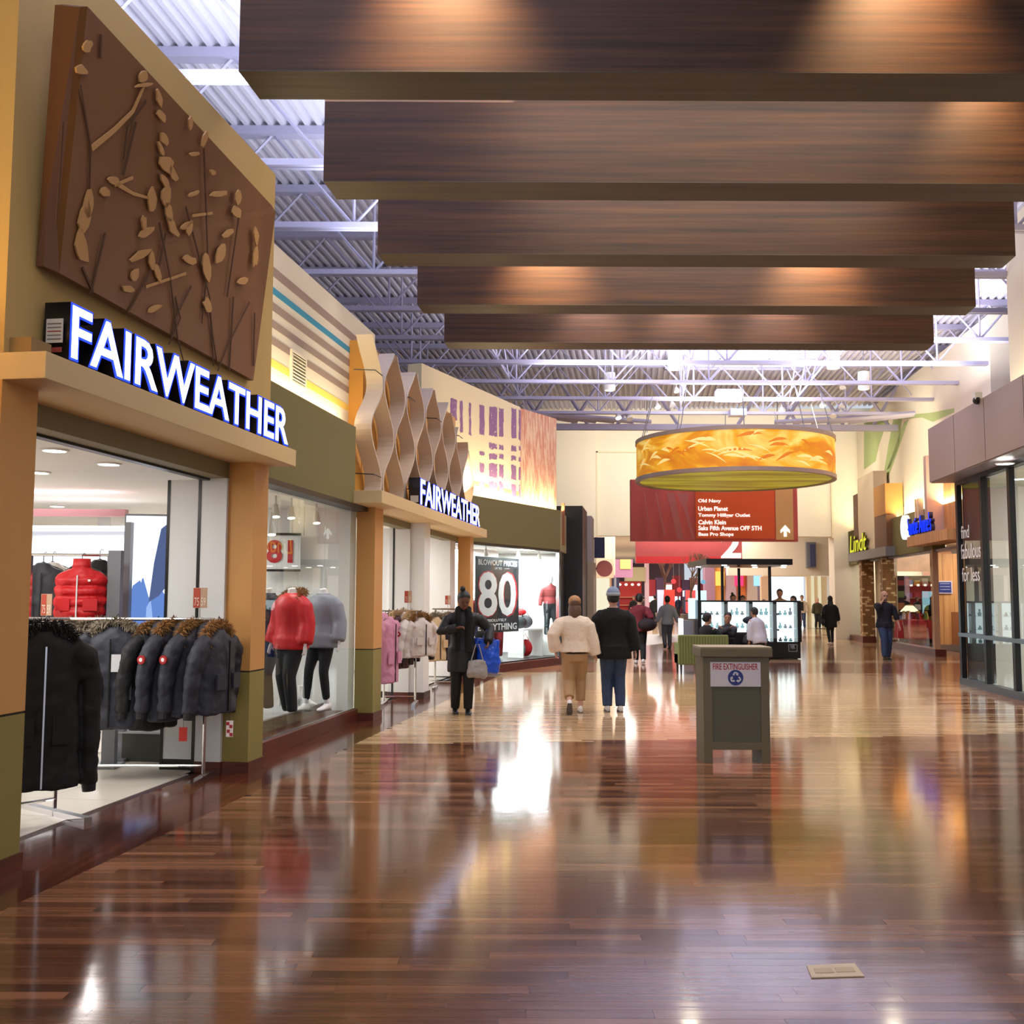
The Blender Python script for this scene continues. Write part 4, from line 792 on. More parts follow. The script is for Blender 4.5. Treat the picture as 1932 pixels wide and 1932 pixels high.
# ================================================================ first window display
wd1 = thing('display_platform', 'low dark platform with a pale top inside the first window', 'platform', L(5.5, -.9, 0)); B(L).box(3.95, 7.2, -1.7, -.5, .001, .27).obj('platform_front', mat('platform_dark', (58, 58, 52), .4), wd1); B(L).box(3.94, 7.21, -1.71, -.49, .27, .285).obj('top', mat('platform_top', (166, 168, 172), .3), wd1)
SHW = mat('white_shoe', (238, 236, 234), .3)
def heel(p, a, label):
    t = thing('ankle_boot', label, 'shoe', p, 'white ankle boots on the platform'); c, s_ = math.cos(a), math.sin(a); f = lambda x, y, z: Vector((p[0]+x*c-y*s_, p[1]+x*s_+y*c, p[2]+z)); b = B(f)
    rg = lambda y, w_, z0, z1: [(w_*math.cos(2*math.pi*k/12), y+.0*k, (z0+z1)/2+(z1-z0)/2*math.sin(2*math.pi*k/12)) for k in range(12)]
    b.loft([rg(-.05, .03, .06, .2), rg(0, .038, .05, .22), rg(.06, .038, .03, .12), rg(.12, .036, .005, .06), rg(.18, .024, .0, .03), rg(.21, .008, .0, .015)]); b.loft([[(.036*math.cos(k*.5236), -.02+.04*math.sin(k*.5236), z) for k in range(12)] for z in (.1, .24)]); b.obj('upper', SHW, t, remesh=.007); B(f).tube([(0, -.045, .07), (0, -.05, 0)], [.022, .014], 8).obj('heel', SHW, t)
# ================================================================ people
SKD = mat('skin_deep', (104, 66, 48), .5); SKM = mat('skin_tan', (176, 124, 96), .5); SKL = mat('skin_light', (206, 158, 132), .5)
HBK = mat('hair_black', (18, 14, 13), .5, bump=.3, bscale=120); HBR = mat('hair_brown', (92, 62, 42), .5, bump=.3, bscale=120); JEAN = mat('blue_denim', (48, 66, 96), .8, var=.2, vscale=(12, 12, 12)); DPANT = mat('dark_trousers', (24, 24, 28), .8)
def cloth(n, c, r=.8): return mat('cloth_'+n, c, r, bump=.1, bscale=80)
def ik(a, c, l1, l2, pole):
    a, c = Vector(a), Vector(c); d = c-a; L_ = min(d.length, (l1+l2)*.999); d.normalize(); c = a+d*L_
    k = (l1*l1-l2*l2+L_*L_)/(2*L_); hh = math.sqrt(max(0, l1*l1-k*k)); p = Vector(pole); p = (p-d*p.dot(d)).normalized(); return a+d*k+p*hh, c
def person(label, loc, yaw, h, pose=None, skin=SKL, top=None, top_hem=.50, top_t=.014, sleeve=1.0, pants=None, pant_t=.012, shoes=None, hair=HBK, hairstyle='short', hat=None, near=False, name='person', cat='person', group=None, face=True, parts=None, cuffs=None, headless=False, wide=1.0, pant_end=.05, hem_mat=None):
    """local frame: faces +y, left hand side is -x"""
    po = dict(lf=(-.055, .03, .045), rf=(.055, -.03, .045), lh=(-.17, .04, .46), rh=(.17, .04, .46), lean=0, nod=0, turn=0, curl=.5, hipz=.515, lpole=None, rpole=None, footpitch=(0, 0)); po.update(pose or {})
    t = thing(name, label, cat, (0, 0, 0), group); hz = po['hipz']; dz = hz-.515; ln = math.radians(po['lean'])
    def T(x, y, z):   # torso point: lean about the hips
        z0 = z-.515; return Vector((x, y*math.cos(ln)+z0*math.sin(ln), .515+z0*math.cos(ln)-y*math.sin(ln)+dz))
    S = lambda v: Vector(v)*h
    sitting = hz < .4
    hips = [T(-.05, 0, .52), T(.05, 0, .52)]; feet = [Vector(po['lf']), Vector(po['rf'])]; sh = [T(-.1*wide, 0, .80), T(.1*wide, 0, .80)]; hands = [Vector(po['lh']), Vector(po['rh'])]
    knees = []; ank = []
    for i in (0, 1): k, e = ik(hips[i], feet[i], .245, .24, (0, 1, 0)); knees.append(k); ank.append(e)
    elb = []; wri = []
    for i in (0, 1): k, e = ik(sh[i], hands[i], .168, .145, po[('lpole', 'rpole')[i]] or ((-.5, .5)[i], -1, -.2)); elb.append(k); wri.append(e)
    def tube(b, pts, r, n=12): b.tube([S(p) for p in pts], [q*h for q in r], n)
    def torso(b, t_, z0, z1, fw=1.0):
        pr = [(.44, .08, .058), (.48, .094, .064), (.52, .097, .066), (.57, .086, .058), (.62, .077, .052), (.67, .083, .057), (.72, .094, .062), (.76, .1, .062), (.79, .1, .055), (.815, .075, .044), (.835, .038, .036), (.86, .03, .032)]
        rg = []
        for z, a, d in pr:
            if z < z0-.001 or z > z1+.001: continue
            rg.append([tuple(S(T((a*wide+t_)*math.cos(2*math.pi*k/20)*fw, (d*wide+t_)*math.sin(2*math.pi*k/20), z))) for k in range(20)])
        b.loft(rg)
    hp = T(0, .008, .86); nod = math.radians(po['nod']); tn = math.radians(po['turn'])
    R = Matrix.Rotation(tn, 3, 'Z') @ Matrix.Rotation(-nod-ln*.5, 3, 'X')
    def HD(x, y, z): return S(hp+R @ Vector((x*1.1, y*1.1, z*1.06)))
    vx = .0075 if near else .014
    b = B()
    for i in (0, 1): tube(b, [hips[i], hips[i].lerp(knees[i], .4), knees[i], knees[i].lerp(ank[i], .35), ank[i]], [.05, .046, .032, .03, .02])
    torso(b, 0, .44, .86)
    for i in (0, 1):
        tube(b, [sh[i], sh[i].lerp(elb[i], .3), elb[i], elb[i].lerp(wri[i], .3), wri[i]], [.033, .029, .022, .021, .014])
        d = (wri[i]-elb[i]).normalized(); side_ = Vector(((-1, 1)[i], 0, 0)); u = d.cross(Vector((0, 1, 0)) if abs(d.y) < .8 else Vector((0, 0, 1))); u.normalize(); w_ = d.cross(u).normalized()
        c_ = wri[i]+d*.026; b.ell(S(c_), (.016*h, .028*h, .010*h), 10, 8, Matrix((w_, d, u)).transposed())
        cu = po['curl']; inn = u*((-1, 1)[i]) ; inn = inn if inn.dot(-side_) > 0 else -inn
        for f in range(4):
            o_ = w_*(-.0125+.0083*f); fl = (.036, .041, .039, .031)[f]; p0 = c_+d*.02+o_; p1 = p0+(d*math.cos(cu*.5)+inn*math.sin(cu*.5))*fl*.5; p2 = p1+(d*math.cos(cu*1.6)+inn*math.sin(cu*1.6))*fl*.5
            tube(b, [p0, p1, p2], [.0052, .005, .0042], 6)
        p0 = c_-d*.008+w_*(.012); tube(b, [p0, p0+(w_*.6+d*.5+inn*.3)*.02, p0+(w_*.6+d*1.3+inn*.7)*.022], [.006, .0055, .0045], 6)
    tube(b, [T(0, -.003, .82), hp+R @ Vector((0, 0, .02))], [.031, .029])
    if not headless:
        hr = [(-.002, .018, .022, .03), (.012, .028, .038, .02), (.03, .036, .05, .008), (.055, .040, .054, .004), (.08, .043, .057, 0), (.105, .040, .053, -.002), (.125, .028, .038, -.003), (.136, .01, .014, -.003)]
        b.loft([[tuple(HD(a*math.cos(2*math.pi*k/18), yo+d*math.sin(2*math.pi*k/18), z)) for k in range(18)] for z, a, d, yo in hr])
        b.loft([[tuple(HD(x_*sx, y_, z_)) for x_, y_, z_ in ((-.4, .05, 0), (.4, .05, 0), (0, .06, 0))] if 0 else [tuple(HD(w0*q, y0+dy, z0)) for q, dy in ((-1, 0), (0, .012), (1, 0))] for z0, w0, y0, sx in ((.068, .004, .054, 1), (.05, .009, .060, 1), (.042, .006, .05, 1))], close=True)
        for sx in (-1, 1): b.ell(HD(sx*.043, -.004, .058), (.005*h, .011*h, .016*h), 8, 6)
        b.ell(HD(0, .052, .028), (.014*h, .006*h, .005*h), 8, 6); b.ell(HD(0, .05, .078), (.032*h, .008*h, .006*h), 10, 6)
    b.obj('body', skin, t, remesh=vx if near else .011)
    if face and not headless:
        for sx in (-1, 1): B().ell(HD(sx*.017, .0525, .066), (.0065*h, .004*h, .0042*h), 8, 6).obj('eye', mat('eye_dark', (28, 20, 18), .3), t); B().ell(HD(sx*.017, .0565, .0765), (.011*h, .003*h, .0022*h), 8, 4).obj('eyebrow', hair, t)
        B().ell(HD(0, .0575, .028), (.012*h, .003*h, .0028*h), 8, 4).obj('lips', mat('lips', (134, 70, 64), .5), t)
    if pants:
        b = B(); torso(b, pant_t, .44, .57)
        for i in (0, 1):
            e = knees[i].lerp(ank[i], 1-pant_end*2) if pant_end > .05 else ank[i]+Vector((0, 0, .0)); tube(b, [hips[i]+Vector((0, 0, 0)), hips[i].lerp(knees[i], .4), knees[i], knees[i].lerp(e, .5), e], [.053+pant_t, .049+pant_t, .035+pant_t, .032+pant_t, .026+pant_t])
        b.obj('trousers', pants, t, remesh=vx*1.5, disp=(.006, .07) if near else None)
    if shoes:
        for i in (0, 1):
            a = ank[i]; fp = math.radians(po['footpitch'][i]); b = B()
            def FT(x, y, z, a=a, fp=fp): return S(a+Vector((x, y*math.cos(fp)-(z+.0)*math.sin(fp)*1, y*math.sin(fp)+z*math.cos(fp))))
            g = lambda y, w_, z0, z1: [tuple(FT(w_*math.cos(2*math.pi*k/12), y, (z0+z1)/2+(z1-z0)/2*math.sin(2*math.pi*k/12))) for k in range(12)]
            b.loft([g(-.035, .012, -.04, .0), g(-.028, .021, -.043, .012), g(0, .022, -.043, .022), g(.03, .023, -.043, .0), g(.06, .026, -.043, -.012), g(.09, .023, -.043, -.02), g(.108, .010, -.042, -.028)]); s_ = b.obj('shoe', shoes, t, smooth=True)
            b = B(); b.prism([FT(x, y, -.0445) for x, y in ((-.018, -.034), (.018, -.034), (.023, .0), (.026, .06), (.02, .1), (0, .112), (-.02, .1), (-.026, .06), (-.023, .0))], FT(0, 0, 0)-FT(0, 0, -.006)); b.obj('sole', mat('sole_grey', (96, 90, 88), .7), s_)
    if top:
        b = B(); torso(b, top_t, .52, .835)
        if top_hem < .5: b.loft([[tuple(S(T((.1*wide+top_t)*math.cos(2*math.pi*k/20)*f_, (.068*wide+top_t)*math.sin(2*math.pi*k/20)*f_, z))) for k in range(20)] for z, f_ in ((top_hem, 1.06), (.5, 1.02), (.54, 1.0))])
        for i in (0, 1):
            e = elb[i].lerp(wri[i], sleeve*2-1) if sleeve > .5 else sh[i].lerp(elb[i], sleeve*2)
            pp = [sh[i]+Vector((0, 0, -.004)), sh[i].lerp(elb[i], .3), elb[i]]+([elb[i].lerp(e, .5), e] if sleeve > .5 else []); pp[0] = pp[0]+Vector(((.012, -.012)[i], 0, -.012)); pp = [T((-.05, .05)[i]*wide, 0, .79)]+pp; tube(b, pp, [.02+top_t*.6, .026+top_t*.75, .029+top_t, .024+top_t, .023+top_t, .017+top_t][:len(pp)])
        b.obj('top', top, t, remesh=vx*1.6, disp=(.016, .1) if near else (.01, .1))
        b = B(); b.loft([[tuple(S(T((r_+top_t*.5)*math.cos(2*math.pi*k/16), (r_+top_t*.4)*math.sin(2*math.pi*k/16), z))) for k in range(16)] for z, r_ in ((.822, .046), (.845, .036), (.845, .030), (.822, .034))], cap=False); b.obj('collar', top, t, smooth=True)
        if hem_mat: B().loft([[tuple(S(T((a_*wide)*math.cos(2*math.pi*k/20), (d_*wide)*math.sin(2*math.pi*k/20), z))) for k in range(20)] for z, a_, d_ in ((.505, .108, .08), (.512, .116, .086), (.56, .114, .084), (.565, .1, .07))]).obj('dark_hem', hem_mat, t, smooth=True, label='black waistband below the jacket')
    if not headless and hair and hairstyle != 'bald':
        b = B(); N = 18
        def cap(z, a, d, yo, front): return [tuple(HD(a*math.cos(2*math.pi*k/N), yo+(d if math.sin(2*math.pi*k/N) < 0 else front)*math.sin(2*math.pi*k/N), z)) for k in range(N)]
        rg = [cap(.02, .040, .058, -.006, .0), cap(.06, .047, .064, -.004, .01), cap(.085, .05, .066, -.002, .035), cap(.1, .05, .064, -.002, .058), cap(.125, .038, .05, -.003, .044), cap(.145, .012, .016, -.003, .014)]
        b.loft(rg)
        if hairstyle == 'long': b.loft([cap(-.13, .046, .055, -.03, .0), cap(-.06, .056, .058, -.022, .0), cap(.0, .052, .058, -.012, .01), cap(.07, .048, .06, -.004, .01)])
        if hairstyle == 'shoulder': b.loft([cap(-.065, .03, .036, -.044, .0), cap(-.02, .05, .058, -.022, .0), cap(.02, .054, .066, -.012, .0), cap(.08, .052, .066, -.005, .005)])
        if hairstyle == 'bun': b.ell(HD(.012, -.02, .150), (.026*h, .026*h, .024*h), 10, 8)
        if hairstyle == 'lowbun': b.ell(HD(0, -.066, .06), (.022*h, .022*h, .022*h), 10, 8)
        if hairstyle == 'pony': b.tube([HD(0, -.06, .09), HD(0, -.085, .06), HD(0, -.08, -.02)], [.015*h, .018*h, .008*h], 8)
        b.obj('hair', hair, t, sub=1, smooth=True)
    if hat == 'beanie':
        m = mat('beanie_knit', (134, 146, 170), .9, bump=.4, bscale=160); b = B(); b.loft([[tuple(HD(a*math.cos(2*math.pi*k/20), -.003+d*math.sin(2*math.pi*k/20), z)) for k in range(20)] for z, a, d in ((.085, .049, .062), (.11, .05, .061), (.135, .036, .044), (.15, .014, .017))]); o = b.obj('beanie', m, t, smooth=True)
        B().loft([[tuple(HD(a*math.cos(2*math.pi*k/20), -.003+d*math.sin(2*math.pi*k/20), z)) for k in range(20)] for z, a, d in ((.078, .050, .064), (.08, .053, .067), (.1, .053, .066), (.102, .049, .062))]).obj('beanie_cuff', mat('beanie_cuff', (160, 164, 172), .9), o, smooth=True)
    if hat == 'cap':
        m = mat('cap_tan', (176, 128, 88), .8); b = B(); b.loft([[tuple(HD(a*math.cos(2*math.pi*k/20), -.003+d*math.sin(2*math.pi*k/20), z)) for k in range(20)] for z, a, d in ((.082, .050, .063), (.115, .048, .058), (.138, .032, .038), (.147, .008, .01))]); o = b.obj('cap_crown', m, t, smooth=True)
        B().prism([HD(x, y, z) for x, y, z in ((.03, .045, .084), (-.03, .05, .084), (-.04, .09, .075), (-.0, .115, .07), (.04, .085, .075))], (0, 0, .006)).obj('cap_brim', m, o)
    if hat == 'hijab':
        m = mat('red_scarf', (176, 60, 60), .8); b = B(); b.ell(HD(0, -.008, .07), (.053*h, .064*h, .076*h), 14, 10); b.ell(HD(0, 0, -.03), (.07*h, .06*h, .03*h), 12, 8); b.obj('head_scarf', m, t, remesh=.02)
    for f in (parts or []): f(t, S, T, HD, wri, sh, elb)
    t.location = loc; t.rotation_euler = (0, 0, yaw); t['_h'] = h; del t['_h']
    return t
PI = math.pi
# woman in black with shopping bags
wb = G(872, 1347)
def bagpart(t, S, T, HD, wri, sh, elb): pass
def scarf(t, S, T, HD, wri, sh, elb):
    b = B(); b.tube([S(T(-.035, .05, .85)), S(T(-.05, .075, .78)), S(T(-.04, .09, .66)), S(T(-.045, .095, .5))], [.03*1.7, .034*1.7, .03*1.7, .03*1.7], 8); b.tube([S(T(.04, .05, .85)), S(T(.05, .075, .78)), S(T(.05, .085, .66)), S(T(.05, .09, .52))], [.05, .055, .05, .045], 8); b.tube([S(T(-.05, .03, .85)), S(T(-.02, -.055, .86)), S(T(.05, .03, .85))], .045, 8)
    b.obj('scarf', mat('black_wool', (12, 11, 12), .95), t, remesh=.012)
person('woman in black coat and knee boots looking down, hair in a top bun', wb, PI+.12, 1.70, dict(lf=(-.045, .02, .045), rf=(.055, -.045, .045), rh=(.06, .13, .70), rpole=(1, -.3, -.6), lh=(-.2, .10, .585), lpole=(-1, -.6, -.3), nod=22, curl=.9, turn=8), SKD, top=cloth('black_leather', (15, 14, 15), .6), top_hem=.34, top_t=.02, pants=cloth('black', (14, 13, 14)), shoes=cloth('black_boot', (12, 11, 12), .35), hair=HBK, hairstyle='bun', near=True, parts=[scarf], pant_t=.01)
# bags held by her left hand (camera right)
def tote(p, w_, hh, d, m, label, handle=.25, name='tote_bag', seed=1):
    p = Vector(p); t = thing(name, label, 'bag', p); b = B(); N = 20
    b.loft([[tuple(p+Vector((a*math.cos(2*PI*k/N), dd*math.sin(2*PI*k/N), z))) for k in range(N)] for z, a, dd in ((0, w_*.36, d*.3), (.02, w_*.44, d*.5), (hh*.3, w_*.5, d*.55), (hh*.7, w_*.47, d*.45), (hh, w_*.42, d*.2))]); b.obj('bag_body', m, t, remesh=.012, disp=(.05, .12))
    for s_ in (-1, 1): B().tube([p+Vector((-w_*.28, s_*d*.15, hh*.95)), p+Vector((-.02, 0, hh+handle)), p+Vector((.02, 0, hh+handle)), p+Vector((w_*.28, s_*d*.15, hh*.95))], .008, 6).obj('handle', m, t)
    return t
q = G(872, 1347); hY = q.y-.05
p = P(921, 1271, hY); t = tote((p.x, hY+.02, p.z), .34, .46, .2, mat('blue_plastic', (10, 74, 196), .3), 'blue plastic shopping bag held by the woman in black', .14); B().box(p.x-.035, p.x+.01, hY-.085, hY-.08, p.z+.08, p.z+.14).obj('printed_mark', mat('mark_pale', (190, 196, 140), .5), t)
p = P(905, 1262, hY-.05); tote((p.x, hY+.1, p.z+.02), .36, .40, .12, mat('blue_plastic2', (16, 62, 170), .3), 'second blue plastic bag behind the first one', .2)
p = P(903, 1279, hY-.1); tote((p.x-.02, hY-.12, p.z), .3, .24, .12, mat('grey_bag', (150, 144, 138), .4), 'grey handbag hanging in front of the blue shopping bags', .22, 'handbag')
# couple seen from behind
c1 = G(1085, 1346); c2 = G(1158, 1343)
person('woman in cream fleece jacket, tan cap and beige trousers, seen from behind', (c1.x, c1.y+.05, 0), -.02, 1.62, dict(lf=(-.052, -.16, .10), rf=(.05, .04, .045), lh=(-.17, .0, .53), lpole=(-1, -.8, 0), rh=(.19, .03, .47), rpole=(1, -.6, 0), lean=3, footpitch=(-55, 0), curl=.8), SKL, top=mat('cream_fleece', (232, 212, 190), .9, bump=.4, bscale=50), top_hem=.53, top_t=.034, pants=cloth('beige_trouser', (168, 132, 92)), pant_t=.016, pant_end=.12, shoes=mat('white_sneaker', (226, 220, 216), .6), hair=HBR, hairstyle='shoulder', hat='cap', near=True, hem_mat=cloth('black', (14, 13, 14)))
person('man in black coat, grey beanie and blue jeans with white sneakers, seen from behind', (c2.x, c2.y, 0), .0, 1.74, dict(lf=(-.05, .02, .045), rf=(.055, -.0, .045), lh=(-.16, .03, .455), lpole=(-1, -.4, 0), rh=(.185, -.02, .445), rpole=(1, -.6, 0), curl=.8), SKL, top=cloth('black_wool_coat', (14, 13, 14), .95), top_hem=.43, top_t=.03, pants=JEAN, pant_t=.014, shoes=mat('white_sneaker', (226, 220, 216), .6), hair=HBK, hairstyle='short', hat='beanie', near=True, wide=1.12, hem_mat=None)
# others in the aisle
def backpack(c, m, sz=(.13, .09, .17), off=(0, -.1, .68)):
    def f(t, S, T, HD, wri, sh, elb): b = B(); b.ell(S(T(*off)), (sz[0]*1.6, sz[1]*1.6, sz[2]*1.6), 12, 8); b.tube([S(T(-.07, .05, .83)), S(T(-.05, .075, .8)), S(T(0, -.06, .82)), S(T(*off))], .02, 6); b.obj('shoulder_bag', m, t, remesh=.02)
    return f
p = G(1207, 1252); person('person in maroon jacket carrying a black and red duffel bag, walking away', p, -.1, 1.70, dict(lh=(-.16, .03, .47), rh=(.13, .05, .6), lf=(-.05, .06, .045), rf=(.05, -.08, .06)), SKL, top=cloth('maroon', (110, 26, 38)), top_hem=.46, top_t=.022, pants=cloth('black', (14, 13, 14)), shoes=mat('white_sneaker', (226, 220, 216), .6), parts=[backpack(0, cloth('duffel', (30, 16, 18)), (.15, .1, .1), (.11, -.09, .56))])
p = G(1260, 1225); person('person in light grey sweater and grey trousers striding away', p, .05, 1.66, dict(lh=(-.2, .06, .48), rh=(.2, -.06, .47), lf=(-.07, -.09, .07), rf=(.05, .07, .045)), SKM, top=cloth('grey_sweater', (150, 152, 156)), top_hem=.46, top_t=.02, pants=cloth('grey_trouser', (84, 86, 92)), shoes=cloth('black_boot', (12, 11, 12), .35), hair=HBK)
p = G(1568, 1217); person('woman with long black hair, black coat and leggings walking away', p, .0, 1.68, dict(lh=(-.15, .03, .5), rh=(.17, .0, .47), lf=(-.04, -.05, .05), rf=(.045, .05, .045)), SKL, top=cloth('black', (14, 13, 14)), top_hem=.36, top_t=.024, pants=DPANT, pant_t=.002, shoes=mat('beige_shoe', (206, 180, 160), .6), hair=HBK, hairstyle='long', parts=[backpack(0, cloth('bag_dark', (40, 36, 38)), (.05, .07, .09), (-.15, .0, .47))])
def phone(t, S, T, HD, wri, sh, elb): B().box(*sum([[HD(-.056, .01, .03)[i]-(.012, .03, .07)[i], HD(-.056, .01, .03)[i]+(.012, .03, .07)[i]] for i in range(3)], [])).obj('phone', BLACK, t)
def glasses(t, S, T, HD, wri, sh, elb):
    b = B()
    for s_ in (-1, 1): b.tube([HD(s_*.017+.011*math.cos(a), .061, .066+.008*math.sin(a)) for a in [k*.785 for k in range(9)]], .0022, 5)
    b.tube([HD(-.006, .063, .068), HD(.006, .063, .068)], .002, 4); b.obj('glasses', BLACK, t); B().ell(HD(0, .05, .014), (.045, .02, .03), 8, 6).obj('beard', mat('beard_grey', (112, 100, 94), .9), t)
p = G(1671, 1245); person('balding man in dark navy sweater and jeans talking on a phone', p, PI, 1.80, dict(rh=(.062, .085, .85), rpole=(1, .2, -1), lh=(-.19, .06, .5), lpole=(-1, -.6, 0), lf=(-.05, -.04, .045), rf=(.05, .1, .055), footpitch=(0, 15)), SKL, top=cloth('navy_sweater', (26, 28, 38)), top_hem=.47, top_t=.018, sleeve=.72, pants=JEAN, pant_t=.012, shoes=cloth('black_boot', (12, 11, 12), .35), hairstyle='bald', near=True, parts=[glasses], wide=1.12)
pm = COL.objects
p = G(1543, 1186); person('woman in red head scarf and olive vest walking towards the camera', p, PI, 1.62, dict(), SKL, top=cloth('olive_vest', (66, 62, 40)), top_hem=.48, top_t=.03, pants=DPANT, shoes=cloth('black_boot', (12, 11, 12), .35), hair=None, hat='hijab')
p = G(1514, 1185); person('young man in open cream jacket over black, beside the glass display kiosk', p, PI-.2, 1.75, dict(), SKM, top=cloth('cream_jacket', (214, 196, 168)), top_hem=.46, top_t=.025, pants=JEAN, shoes=cloth('black_boot', (12, 11, 12), .35), hair=HBK, parts=[lambda t, S, T, HD, wri, sh, elb: B().hexa([S(T(x, y, z)) for z in (.52, .8) for x, y in ((-.04, .07), (.04, .07), (.035, .092), (-.035, .092))]).obj('undershirt', cloth('black', (14, 13, 14)), t)])
for px, py, lab, c, hh, yw in ((1236, 1178, 'distant person in black coat walking away between the shops', (16, 15, 18), 1.75, 0), (1215, 1172, 'distant person in dark clothes left of the black coated walker', (44, 26, 30), 1.7, 0), (1196, 1176, 'distant person in black standing by the red lit shop', (20, 18, 20), 1.7, 2.6), (1250, 1170, 'distant person in dark red coat beyond the grey sweater walker', (84, 26, 34), 1.68, .2), (1280, 1163, 'very distant person in navy near the bare tree', (30, 34, 52), 1.7, 3), (1296, 1168, 'very distant person in grey near the planter', (90, 90, 96), 1.7, 0)):
    person(lab, G(px, py), yw, hh, dict(lf=(-.04, .06, .045), rf=(.04, -.06, .05)), SKM, top=cloth('far%d' % px, c), top_hem=.42, top_t=.02, pants=DPANT, shoes=cloth('black_boot', (12, 11, 12), .35), face=False)
for px, py, lab, c, st_, yw in ((1471, 1112, 'person in tan coat behind the glass display kiosk', (160, 116, 76), 'short', 2.8), (1497, 1125, 'person in pink top behind the glass display kiosk', (214, 160, 160), 'shoulder', 2.2), (1527, 1122, 'person in dark jacket behind the right end of the kiosk', (34, 30, 34), 'short', -2.2), (1383, 1122, 'person with dark hair behind the middle of the kiosk', (28, 26, 34), 'bun', 3), (1401, 1124, 'person with a wide head of curly dark hair behind the kiosk', (30, 26, 28), 'shoulder', 3), (1441, 1132, 'person in navy behind the kiosk, only the hair visible', (30, 34, 52), 'short', 0)):
    if px == 1527: continue
    Yk = {1471: 34, 1401: 32.6}.get(px, 31.5); q = P(px, py, Yk); person(lab, (q.x, Yk, 0), yw, max(1.5, min(q.z, 1.95)), dict(), SKM, top=cloth('kiosk%d' % px, c), top_hem=.42, top_t=.02, pants=DPANT, shoes=cloth('black_boot', (12, 11, 12), .35), hairstyle=st_, face=False)
# two seated women, sofa
SY = 22.0
sit = dict(hipz=.285, lf=(-.06, .24, .045), rf=(.06, .24, .045), lh=(-.03, .2, .47), rh=(.05, .2, .46), lpole=(-1, -.4, -.4), rpole=(1, -.4, -.4))
q = P(1329, 1200, SY+.9); person('seated dark haired woman in black cardigan behind the green sofa', (q.x, SY+.62, 0), -1.0, 1.66, dict(sit, nod=5), SKL, top=cloth('black_cardigan', (20, 18, 22)), top_hem=.47, top_t=.02, pants=DPANT, shoes=cloth('black_boot', (12, 11, 12), .35), hair=HBK, hairstyle='lowbun', near=False, face=False)
q = P(1372, 1200, SY+1.6); person('seated woman with pulled back hair and arms folded, facing the camera', (q.x, SY+1.5, 0), PI-.3, 1.66, dict(sit, lh=(.06, .13, .56), rh=(-.04, .14, .57)), SKM, top=cloth('dark_grey_top', (48, 46, 50)), top_hem=.47, top_t=.018, pants=DPANT, shoes=cloth('black_boot', (12, 11, 12), .35), hair=HBK, hairstyle='pony')
q = P(1434, 1200, SY+.3); person('person in white smock and black trousers standing right of the green bin', (q.x+.05, SY+.6, 0), .5, 1.42, dict(lean=14), SKM, top=cloth('white_smock', (206, 204, 214)), top_hem=.44, top_t=.02, pants=DPANT, shoes=cloth('black_boot', (12, 11, 12), .35), hair=HBK)
def armchair(x, y, w_, label, m, yaw=0.0, ridges=True):
    t = thing('tub_sofa', label, 'sofa', (x, y, 0), None); c, s_ = math.cos(yaw), math.sin(yaw); f = lambda a, b_, z: Vector((x+a*c-b_*s_, y+a*s_+b_*c, z))
    B(f).box(-w_/2, w_/2, 0, .12, .2, .83).obj('backrest', m, t, bevel=.03); B(f).box(-w_/2, w_/2, .1, .62, .2, .44).obj('seat', m, t, bevel=.03)
    for a in (-w_/2, w_/2-.12): B(f).box(a, a+.12, .1, .6, .2, .66).obj('armrest', m, t, bevel=.03)
    if ridges:
        n = int(w_/.06); st2 = mat('sofa_stripe', (92, 100, 58), .9); 
        for k in range(n): B(f).box(-w_/2+.03+k*(w_-.06)/n, -w_/2+.045+k*(w_-.06)/n, -.004, .002, .24, .8).obj('stripe_welt', st2, t)
    for a in (-w_/2+.06, w_/2-.06):
        for b_ in (.05, .55): B(f).tube([(a, b_, .2), (a, b_, 0)], [.025, .016], 8).obj('leg', mat('leg_dark', (40, 28, 22), .5), t)
SOFA = mat('sofa_green', (120, 128, 78), .9, var=.08, vscale=(20, 20, 20))
q0 = P(1280, 1200, SY); q1 = P(1375, 1200, SY); armchair((q0.x+q1.x)/2, SY, q1.x-q0.x, 'green striped sofa with its back to the camera, left of the bin', SOFA)
q0 = P(1365, 1200, SY+1.4); q1 = P(1440, 1200, SY+1.4); armchair((q0.x+q1.x)/2, SY+1.9, q1.x-q0.x+.25, 'black armchair in front of the lit kiosk', mat('black_leather', (16, 16, 18), .4), PI, False)
t = thing('cafe_table', 'small round dark table between the sofa and the black chair', 'table', (4.6, SY+1.0, 0)); B().cyl((4.6, SY+1.0, .70), .33, .03, 24).obj('table_top', mat('table_dark', (30, 28, 28), .3), t); B().cyl((4.6, SY+1.0, .02), .03, .68, 10).obj('pole', BLACK, t); B().cyl((4.6, SY+1.0, 0), .22, .02, 20).obj('base', BLACK, t)
t = thing('paper_cup', 'small white paper cup on the round dark table', 'cup', (4.5, SY+.85, .73)); B().cyl((4.5, SY+.85, .73), .03, .1, 14, .04).obj('cup_body', WHITE, t); B().cyl((4.5, SY+.85, .83), .042, .012, 14).obj('lid', WHITE, t)
q = P(1405, 1150, SY+1.2); t = thing('stroller', 'dark folding stroller with a grey pole beside the black armchair', 'stroller', (q.x, SY+1.0, 0)); yb = SY+1.0
B().tube([(q.x-.1, yb, .1), (q.x+.22, yb, 1.3)], .018, 6).tube([(q.x+.35, yb, .1), (q.x+.0, yb, .9)], .018, 6).obj('frame', GREY, t); B().ell((q.x+.1, yb, 1.12), (.2, .18, .09), 14, 8).obj('canopy', mat('navy_cloth', (22, 26, 42), .8), t)
B().ell((q.x+.1, yb, .62), (.25, .2, .22), 14, 8).obj('seat', BLACK, t)
